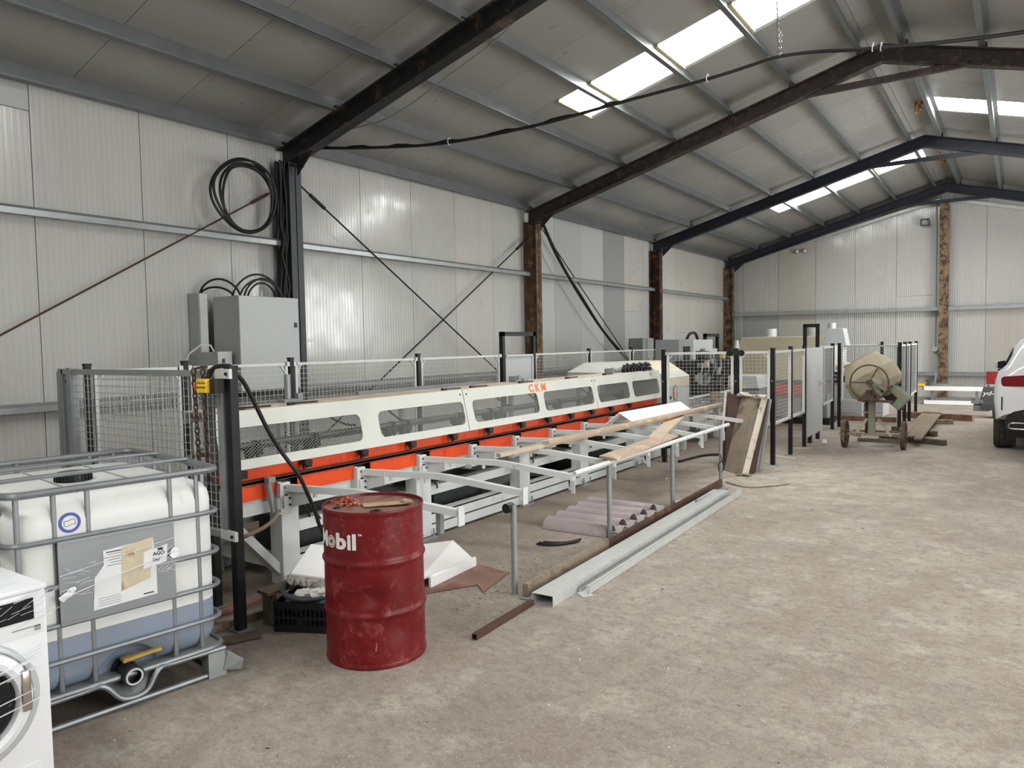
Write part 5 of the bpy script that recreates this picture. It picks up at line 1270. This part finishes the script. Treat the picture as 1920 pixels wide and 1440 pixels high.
b = MB(); b.prism([(-.57, 19.02, .74), (.2, 19.02, .74), (.2, 19.02, 1.01), (-.57, 19.02, 1.01)], (0, .03, 0)); part('red_board', b, 'sign_red', t)
b = MB(); b.prism([(-.60, 19.03, .66), (.2, 19.03, .66), (.2, 19.03, .74), (-.57, 19.03, .74)], (0, .02, 0)); part('strip', b, 'cabinet_light', t)
q = text_mb('P  ~~', .10, lambda v: Vector((-.55 + v.x, 19.028 - v.z, .665 + v.y * .8)), .002, .002); part('scrawl', q, 'ink', t)
for i, (z0, z1, lab) in enumerate(((.375, .485, 'long white beam raised above the floor by the end wall post'), (.01, .115, 'long white beam on the floor by the end wall post'))):
    t = thing('white_beam', lab, 'beam', (-1.4, 22.3, z0), 'white beams at the end wall')
    b = MB(); b.span(-2.05, -.72, 22.25, 22.33, z0, z1); part('face', b, 'foam_white', t, bevel=.004)
    b = MB(); b.span(-2.2, -.72, 22.5, 22.6, z1 - .03, z1 + .05); b.span(-2.1, -2.0, 22.33, 22.6, z0, z1); b.span(-.9, -.8, 22.33, 22.6, z0, z1); part('rail', b, 'galv_matt', t)
    if i == 0:
        b = MB()
        for x in (-1.9, -.9): b.span(x, x + .06, 22.42, 22.5, 0, z1)
        part('prop', b, 'galv', t)
t = thing('vice_stand', 'small vice on the yellow-marked end of the raised white beam', 'vice', (-1.95, 22.4, .49))
b = MB(); b.box((-1.95, 22.4, .56), (.10, .12, .10)); b.box((-1.95, 22.4, .63), (.16, .06, .05)); part('body', b, 'steel_charcoal', t, bevel=.01)
b = MB(); b.box((-2.16, 22.4, .515), (.26, .08, .06)); part('clamp', b, 'yellow', t)
b = MB(); b.bar((-1.82, 22.45, .52), (-1.78, 22.45, .86), .05); part('lever', b, 'galv', t)

# ---------------------------------------------------------------- timber on the floor by the mixer
def board(name, p, q, w, h, mat, label, cat, z=0, group=None):
    b = MB(); b.bar((p[0], p[1], z + h / 2), (q[0], q[1], (q[2] if len(q) > 2 else z) + h / 2), w, h)
    c = ((p[0] + q[0]) / 2, (p[1] + q[1]) / 2, z + h / 2); return solo(name, b, mat, label, cat, c, group, bevel=.003)
G = 'boards stacked beside the mixer'
board('board', (-1.62, 14.20), (-1.66, 18.9), .13, .03, 'timber_old', 'weathered grey board in the small stack, nearest the black fence posts', 'board', .10, G)
board('board', (-1.47, 13.95), (-1.54, 18.8), .14, .03, 'timber_old', 'middle weathered grey board of the stack beside the mixer wheel', 'board', .10, G)
board('board', (-1.34, 13.65), (-1.42, 18.7), .11, .03, 'timber_old', 'outermost weathered grey board of the stack beside the mixer wheel', 'board', .10, G)
board('timber_beam', (-2.0, 14.5), (-.97, 13.93), .10, .085, 'timber_dark', 'dark squared timber on the floor at the mixer wheel, pointing at the open floor', 'timber')
board('timber_beam', (-1.95, 15.7), (-1.20, 15.1), .10, .095, 'timber_dark', 'short squared timber under the stacked grey boards', 'timber')
board('timber_beam', (-1.75, 17.2), (-1.09, 17.45), .14, .09, 'timber_old', 'pale grey timber poking out from under the stacked boards', 'timber')
board('timber_beam', (-2.1, 18.5), (-.76, 18.2), .16, .13, 'rust_sheet', 'reddish brown timber lying flat beyond the stacked boards', 'timber')

# ---------------------------------------------------------------- leaning concrete form board
t = thing('form_board', 'concrete-stained form board leaning against the white mesh fence', 'form', (-3.1, 10.0, 0))
BL, BR, TL, TR = Vector((-3.31, 9.94, .0)), Vector((-2.99, 9.68, .0)), Vector((-3.22, 10.43, 1.0)), Vector((-2.88, 10.20, .99))
nb = Vector((.62, .78, 0))
mid = [BL.lerp(BR, .0), BL.lerp(BR, 1), TL.lerp(TR, 1), TL.lerp(TR, 0)]
b = MB()
for i in range(3):
    a, c = i / 3 + .004, (i + 1) / 3 - .004
    b = MB(); b.prism([BL.lerp(BR, a), BL.lerp(BR, c), TL.lerp(TR, c) + Vector((0, 0, .012 * (i % 2))), TL.lerp(TR, a) + Vector((0, 0, .012 * (i % 2)))], nb * .03); part('board', b, 'concrete_board', t)
bL, tL = Vector((-3.40, 10.30, 0)), Vector((-3.42, 10.42, 1.03))
b = MB(); b.prism([BL, TL, tL, Vector((-3.40, 10.08, 0))], (.012, .012, 0)); part('side_board', b, 'board_side', t)
b = MB(); b.bar(Vector((-3.42, 10.10, .02)), Vector((-3.44, 10.43, 1.04)), .03, .03); part('edge_strip', b, 'board_edge', t)
b = MB(); b.prism([BR + Vector((.005, -.01, 0)), BR + Vector((.058, .012, 0)), TR + Vector((.058, .012, .0)), TR + Vector((.005, -.01, 0))], nb * .03); part('edge_strip', b, 'board_edge', t, label='plaster-white edge strip')
b = MB(); b.prism([BR + Vector((.062, .05, 0)), BR + Vector((.085, .30, 0)), TR + Vector((.075, .08, -.02)), TR + Vector((.062, .05, 0))], (.012, -.004, 0)); part('side_board', b, 'board_side', t)
b = MB(); b.bar(Vector((-2.86, 10.04, .03)), Vector((-2.79, 10.31, .97)), .035, .03); part('edge_strip', b, 'cabinet_grey', t)
b = MB()
for p, s_ in ((TL.lerp(TR, .12), 1), (TR, 1)): 
    b.lump(p + Vector((0, -.02, .03)), (.07, .05, .025), 3, 2, .3); b.lump(p + Vector((-.05, -.03, .01)), (.04, .03, .02), 5, 2, .3)
for k in range(7): b.lump(TL.lerp(TR, k / 6) + Vector((0, 0, .015)), (.04, .03, .02), 20 + k, 2, .3)
part('mortar_crust', b, 'board_edge', t)
b = MB(); b.lump(BR + Vector((.06, -.01, .015)), (.07, .05, .02), 8, 2, .3); b.lump(BR + Vector((-.02, -.01, .01)), (.05, .04, .015), 9, 2, .3); part('mortar_crust', b, 'concrete_board', t)

# ---------------------------------------------------------------- steel lengths on the floor
t = thing('box_section', 'galvanised rectangular steel tube lying on the floor, open near end facing the camera', 'steel tube', (-2.65, 6.2, 0), 'steel lengths along the floor')
def tube_rect(p, q, w, h, th, mat, par, nm='tube', z=0):
    p = Vector((p[0], p[1], z)); q = Vector((q[0], q[1], z)); d = (q - p).normalized(); s_ = Vector((d.y, -d.x, 0)); up = Vector((0, 0, 1)); b = MB()
    def rg(o, a, bb): return [o - s_ * a, o + s_ * a, o + s_ * a + up * bb, o - s_ * a + up * bb]
    o1, o2 = rg(p, w / 2, h), rg(q, w / 2, h)
    i1 = [v + up * 0 for v in rg(p + up * th, w / 2 - th, h - 2 * th)]; i2 = rg(q + up * th, w / 2 - th, h - 2 * th)
    b.add(o1 + o2 + i1 + i2, [(j, (j + 1) % 4, 4 + (j + 1) % 4, 4 + j) for j in range(4)] + [(8 + j, 8 + (j + 1) % 4, 12 + (j + 1) % 4, 12 + j) for j in range(4)] + [(j, (j + 1) % 4, 8 + (j + 1) % 4, 8 + j) for j in range(4)] + [(4 + j, 4 + (j + 1) % 4, 12 + (j + 1) % 4, 12 + j) for j in range(4)])
    return part(nm, b, mat, par)
tube_rect((-2.655, 4.20), (-2.79, 8.28), .165, .075, .004, 'galv_bright', t)
t = thing('steel_channel', 'galvanised steel channel lying on the open side of the rectangular tube', 'steel channel', (-2.55, 6.3, 0), 'steel lengths along the floor')
b = MB(); P0, P1 = Vector((-2.525, 4.55, 0)), Vector((-2.655, 8.48, 0)); d = (P1 - P0).normalized(); s_ = Vector((d.y, -d.x, 0))
for o, w, h, zz in ((0, .085, .003, 0), (.041, .003, .058, 0), (-.041, .003, .03, 0), (.028, .028, .003, .055)):
    b.bar(P0 + s_ * o + Vector((0, 0, zz + h / 2)), P1 + s_ * o + Vector((0, 0, zz + h / 2)), w, h)
part('channel', b, 'galv_bright', t)
b = MB(); b.bar(P0 + s_ * .041 + Vector((-.05, -.05, .004)), P0 + s_ * .041 + Vector((0, .02, .004)), .10, .004); part('torn_end', b, 'galv_bright', t)
t = thing('steel_channel', 'dull galvanised flat channel half under the rusty and grey bars', 'steel channel', (-2.8, 6, 0), 'steel lengths along the floor')
b = MB(); P0, P1 = Vector((-2.80, 4.22, 0)), Vector((-2.92, 8.65, 0)); d = (P1 - P0).normalized(); s_ = Vector((d.y, -d.x, 0))
b.bar(P0 + Vector((0, 0, .006)), P1 + Vector((0, 0, .006)), .12, .004); b.bar(P0 + s_ * .058 + Vector((0, 0, .02)), P1 + s_ * .058 + Vector((0, 0, .02)), .003, .03); part('channel', b, 'galv', t)
b = MB(); b.bar((-2.84, 4.27, .055), (-2.895, 5.62, .055), .045, .085)
solo('grey_bar', b, 'timber_old', 'grey-brown solid bar standing on edge at the near end of the rusty bar', 'bar', (-2.86, 4.9, .05), 'steel lengths along the floor')
b = MB(); b.bar((-2.890, 5.62, .05), (-2.985, 8.85, .05), .03, .075); b.bar((-2.875, 5.62, .016), (-2.97, 8.85, .016), .04, .006)
solo('rusty_bar', b, 'rust_bar', 'rusty brown angle bar standing on edge past the outfeed legs', 'bar', (-2.93, 7.2, .05), 'steel lengths along the floor')
t = thing('square_tube', 'thin rusty square steel tube sticking out nearest the camera', 'steel tube', (-2.7, 3.9, 0), 'steel lengths along the floor')
tube_rect((-2.69, 3.48), (-2.722, 4.17), .036, .036, .004, 'rod_rust', t)
t = thing('steel_rod', 'thin galvanised rod end poking past the far end of the tube', 'steel rod', (-2.75, 8.6, .02), 'steel lengths along the floor')
b = MB(); b.cyl((-2.80, 7.5, .09), (-2.83, 8.62, .03), .016, 8); part('rod', b, 'galv', t, SM)

# lilac plastic tube offcuts side by side
for i in range(5):
    y0 = 6.08 + .245 * i; x0, x1 = -3.76 - .02 * i, -3.085 - .003 * i
    lab = ['lilac half-round plastic gutter piece nearest the camera beneath the outfeed rail', 'second lilac half-round plastic piece, behind the nearest one', 'middle lilac half-round plastic piece of the row of five', 'fourth lilac half-round plastic piece, next to the farthest one', 'farthest lilac half-round plastic piece of the row'][i]
    b = MB(); n = 12; r0, r1 = .105, .098
    def sect(x): 
        o = [Vector((x, y0 + r0 * math.cos(math.pi * k / n), .004 + r0 * math.sin(math.pi * k / n))) for k in range(n + 1)]
        return o + [Vector((x, y0 + r1 * math.cos(math.pi * k / n), .004 + r1 * math.sin(math.pi * k / n))) for k in range(n, -1, -1)]
    b.loft([sect(x0), sect(x1)]); o = solo('gutter_piece', b, 'plastic_lilac', lab, 'gutter piece', (-3.4, y0, 0), 'lilac plastic pieces', SM)
    if i < 5:
        b = MB(); b.prism([(x0 + .35, y0 + .075, .005), (x1 + .06, y0 + .075, .005), (x1 + .06, y0 + .17, .06), (x0 + .35, y0 + .17, .06)], (0, .0, .004)); part('flange', b, 'plastic_lilac_light', o)

# ---------------------------------------------------------------- clutter round the drum
t = thing('plastic_crate', 'black plastic crate on the floor beside the red drum', 'crate', (-3.7, 3.15, 0))
e1 = Vector((.905, .425, 0)); e2 = Vector((-.425, .905, 0)); O = Vector((-3.845, 2.925, 0))
def crate_wall(o, d, L_, h=.19):
    b = MB()
    for z0, z1 in ((.0, .045), (.085, .10), (.15, .19)): b.bar(o + Vector((0, 0, (z0 + z1) / 2)), o + d * L_ + Vector((0, 0, (z0 + z1) / 2)), .012, z1 - z0)
    n = int(L_ / .03)
    for k in range(n + 1): b.bar(o + d * (L_ * k / n), o + d * (L_ * k / n) + Vector((0, 0, h)), .009, .012, d)
    part('side', b, 'black_plastic', t)
crate_wall(O, e1, .42); crate_wall(O + e2 * .30, e1, .42); crate_wall(O, e2, .30); crate_wall(O + e1 * .42, e2, .30)
b = MB(); b.prism([O, O + e1 * .42, O + e1 * .42 + e2 * .30, O + e2 * .30], (0, 0, .01)); part('bottom', b, 'black_plastic', t)
b = MB(); 
for i in range(5): b.lump(O + e1 * (.12 + .06 * i) + e2 * (.11 + .03 * (i % 3)) + Vector((0, 0, .15)), (.10, .09, .06), i, 3, .10)
solo('blue_rag', b, 'cloth_blue', 'blue rag heaped in the black crate', 'rag', O + e1 * .2 + e2 * .15 + Vector((0, 0, .1)), smooth=SM)
b = MB()
for i in range(5): b.lump(O + e1 * (.16 + .05 * i) + e2 * (.08 + .03 * (i % 2)) + Vector((0, 0, .215 + .006 * i)), (.06, .05, .03), 30 + i, 2, .35)
solo('plastic_bag', b, 'cloth_white', 'crumpled whitish plastic bag on the blue rag', 'bag', O + e1 * .3 + e2 * .17 + Vector((0, 0, .2)))
b = MB(); b.tube(arc_path([O + e1 * .42 + e2 * .14 + Vector((0, 0, .20)), O + e1 * .2 + e2 * .02 + Vector((0, 0, .205)), O + e1 * .05 + e2 * .05 + Vector((0, 0, .22)), O + e1 * .0 + e2 * .17 + Vector((0, 0, .25)), O + e1 * .10 + e2 * .28 + Vector((0, 0, .27)), O + e1 * .3 + e2 * .30 + Vector((0, 0, .25))], 5), .018, 8)
solo('hose_piece', b, 'steel_charcoal', 'grey hose curled along the rim of the black crate', 'hose', O + Vector((0, 0, .2)), smooth=SM)
t = thing('wood_bench', 'low rough wooden stool of two boards behind the black crate', 'stool', (-4.0, 3.15, 0))
b = MB(); b.bar((-3.98, 2.94, .215), (-3.93, 3.36, .235), .13, .02); part('top', b, 'timber_dark', t)
b = MB(); b.box((-3.965, 2.98, .102), (.11, .025, .204)); part('leg', b, 'timber_dark', t)
b = MB(); b.box((-3.935, 3.3, .11), (.11, .025, .22)); part('leg', b, 'timber_dark', t)
t = thing('foam_slab', 'white insulation slab with a broken edge leaning behind the red drum', 'insulation', (-3.75, 3.3, .3))
q0, q1, q2, q3 = Vector((-3.83, 3.05, .34)), Vector((-4.07, 3.42, .41)), Vector((-3.68, 3.64, .37)), Vector((-3.46, 3.28, .28))
b = MB(); b.prism([q0, q1, q2, q3], (.0, -.0, -.012)); part('face', b, 'foam_white', t)
b = MB(); b.prism([q0 + Vector((0, 0, -.012)), q1 + Vector((0, 0, -.012)), q2 + Vector((0, 0, -.012)), q3 + Vector((0, 0, -.012))], (.02, .01, -.06))
for k in range(12): b.lump(q0.lerp(q3, k / 11) + Vector((0, 0, -.045)), (.025, .02, .03), k, 2, .35)
for k in range(8): b.lump(q0.lerp(q1, k / 7) + Vector((0, 0, -.045)), (.02, .025, .03), 40 + k, 2, .35)
part('core', b, 'foam_edge', t)
b = MB(); b.prism([(-3.86, 3.44, 0), (-3.66, 3.30, 0), (-3.7, 3.36, .22), (-3.8, 3.42, .24)], (.06, .09, 0)); b.prism([(-4.0, 3.42, 0), (-3.9, 3.5, 0), (-3.92, 3.46, .30), (-3.98, 3.42, .31)], (.03, .03, 0)); part('rubble_prop', b, 'foam_edge', t)
b = MB(); b.prism([(-4.24, 4.80, .05), (-3.62, 4.02, .05), (-3.55, 4.10, .08), (-3.60, 4.66, .055), (-3.98, 4.88, .10)], (0, 0, .012)); b.bar((-3.54, 4.06, .045), (-3.585, 4.67, .04), .02, .075)
solo('white_sheet', b, 'foam_white', 'white folded sheet panel on the floor right behind the red drum', 'sheet', (-3.8, 4.5, .05))
b = MB(); b.prism([(-3.98, 4.15, .004), (-3.50, 3.92, .004), (-3.285, 4.30, .004), (-3.145, 4.185, .004), (-3.25, 4.66, .004), (-3.56, 4.70, .004)], (0, 0, .006))
solo('rusty_sheet', b, 'rust_sheet', 'flat rust-brown steel sheet with a notched edge on the floor by the drum', 'sheet', (-3.5, 4.3, 0))
G2 = 'scrap boards under the near fence'
board('board', (-4.25, 2.60), (-4.22, 3.25), .10, .03, 'timber_dark', 'dark scrap board lying behind the black corner post', 'board', 0, G2)
board('board', (-4.19, 2.68), (-4.14, 3.06), .08, .05, 'timber_old', 'scrap board left of the wooden stool at the corner post', 'board', .0, G2)
board('board', (-3.99, 2.55), (-3.86, 2.82), .10, .018, 'timber_dark', 'short flat scrap board in front of the black corner post', 'board', .009, G2)
board('board', (-4.36, 2.62), (-4.40, 3.4), .10, .04, 'rust_sheet', 'reddish scrap board deepest behind the corner post', 'board', 0, G2)
t = thing('black_strip', 'curved strip of black rubber lying on the bare floor', 'strip', (-3.35, 5.6, 0))
for k in range(4):
    b = MB(); b.tube(arc_path([(-3.50 + .01 * k, 5.46 + .02 * k, .012 + .008 * (k % 2)), (-3.40, 5.47 + .03 * k, .014), (-3.30, 5.55 + .025 * k, .014), (-3.22, 5.70 + .02 * k, .018 + .006 * (k % 2))], 4), .010, 6); part('strand', b, 'rubber', t, SM)
t = thing('white_stand_piece', 'white plastic rail piece lying beyond the third outfeed leg', 'scrap', (-3.0, 7.7, 0))
b = MB(); b.bar((-3.10, 7.55, .02), (-2.98, 8.05, .02), .03, .02); b.box((-2.96, 7.98, .04), (.02, .03, .08)); part('rail', b, 'foam_white', t)
b = MB(); b.tube([(-3.02, 9.0, .30), (-3.06, 8.98, .24), (-3.05, 8.96, .17), (-3.01, 8.97, .15), (-3.0, 8.99, .22), (-3.02, 9.0, .30), (-3.05, 9.03, .36)], .006, 5)
solo('wire_loop', b, 'rod_dark', 'small loop of wire hanging on the last outfeed leg', 'wire', (-3.03, 9.0, .25), smooth=SM)
b = MB(); b.tube(arc_path([(-3.0, 9.1, .01), (-2.7, 8.9, .01), (-2.45, 9.1, .01), (-2.3, 9.35, .01)], 5), .008, 5)
solo('floor_wire', b, 'timber_old', 'thin wire trailing on the dusty floor past the form board', 'wire', (-2.7, 9.1, .01), smooth=SM)
b = MB(); b.tube(arc_path([(-4.1, 10.3, .02), (-4.0, 11.0, .02), (-3.7, 11.3, .02), (-3.45, 11.4, .02)], 5), .02, 6)
solo('floor_cable', b, 'rubber', 'black cable on the floor between the fence posts', 'cable', (-3.8, 11, .02), smooth=SM)
board('slat', (-3.10, 11.55), (-2.72, 11.42), .06, .012, 'plank_new', 'thin pale slat on the floor at the foot of the middle side fence post', 'slat')
board('slat', (-3.02, 12.55), (-2.74, 12.62), .05, .010, 'plank_new', 'thin pale slat on the floor by the last side fence post', 'slat')
b = MB(); b.lump((-2.68, 13.2, .045), (.04, .04, .045), 1, 2, .2); solo('crumpled_paper', b, 'litter_white', 'crumpled white paper ball by the grey sheet gate', 'litter', (-2.68, 13.2, 0))

# ---------------------------------------------------------------- grit, chips and mortar dust on the floor
rn = random.Random(21)
b = MB(); d = MB(); e = MB()
def chip(mb_, x, y, s):
    a = rn.uniform(0, 6.28); h = s * rn.uniform(.2, .6); l = s * rn.uniform(.5, 2.2)
    c, si = math.cos(a), math.sin(a); vs = []
    for u, v in ((-l, -s * .5), (l, -s * .3), (l * .8, s * .5), (-l * .7, s * .4)): vs.append((x + c * u - si * v, y + si * u + c * v))
    mb_.add([(p[0], p[1], .0005) for p in vs] + [(x + (p[0] - x) * .6, y + (p[1] - y) * .6, h) for p in vs], [(0, 1, 5, 4), (1, 2, 6, 5), (2, 3, 7, 6), (3, 0, 4, 7), (4, 5, 6, 7)])
for i in range(1500):
    y = 1.4 + 12 * rn.random() ** 1.5; x = -y * .72 + rn.uniform(-1.6, 1) * (y * .5 + .6)
    if x > 1.5 or x < -4.6: continue
    chip(b if rn.random() < .42 else d, x, y, rn.uniform(.0016, .0042) * (1 + 2 * rn.random() ** 8) * (.5 + y / 9))
for i in range(900):
    x = rn.gauss(-2.85, .35); y = rn.gauss(9.9, .7); chip(e, x, y, rn.uniform(.003, .009))
for i in range(350):
    x = rn.gauss(-2.35, .12); y = rn.gauss(7.0, .5); chip(e, x, y, rn.uniform(.0025, .006))
for i in range(420):
    x = rn.gauss(-3.2, .25); y = rn.gauss(4.6, .4); chip(d, x, y, rn.uniform(.0025, .006))
solo('floor_chips', b, 'litter_white', 'scattered pale chips and splinters on the concrete floor', 'debris', (0, 0, 0), kind='stuff')
solo('floor_grit', d, 'litter_dark', 'scattered dark grit on the concrete floor', 'debris', (0, 0, 0), kind='stuff')
solo('mortar_crumbs', e, 'board_edge', 'pale mortar crumbs around the leaning form board', 'debris', (-2.8, 9.8, 0), kind='stuff')
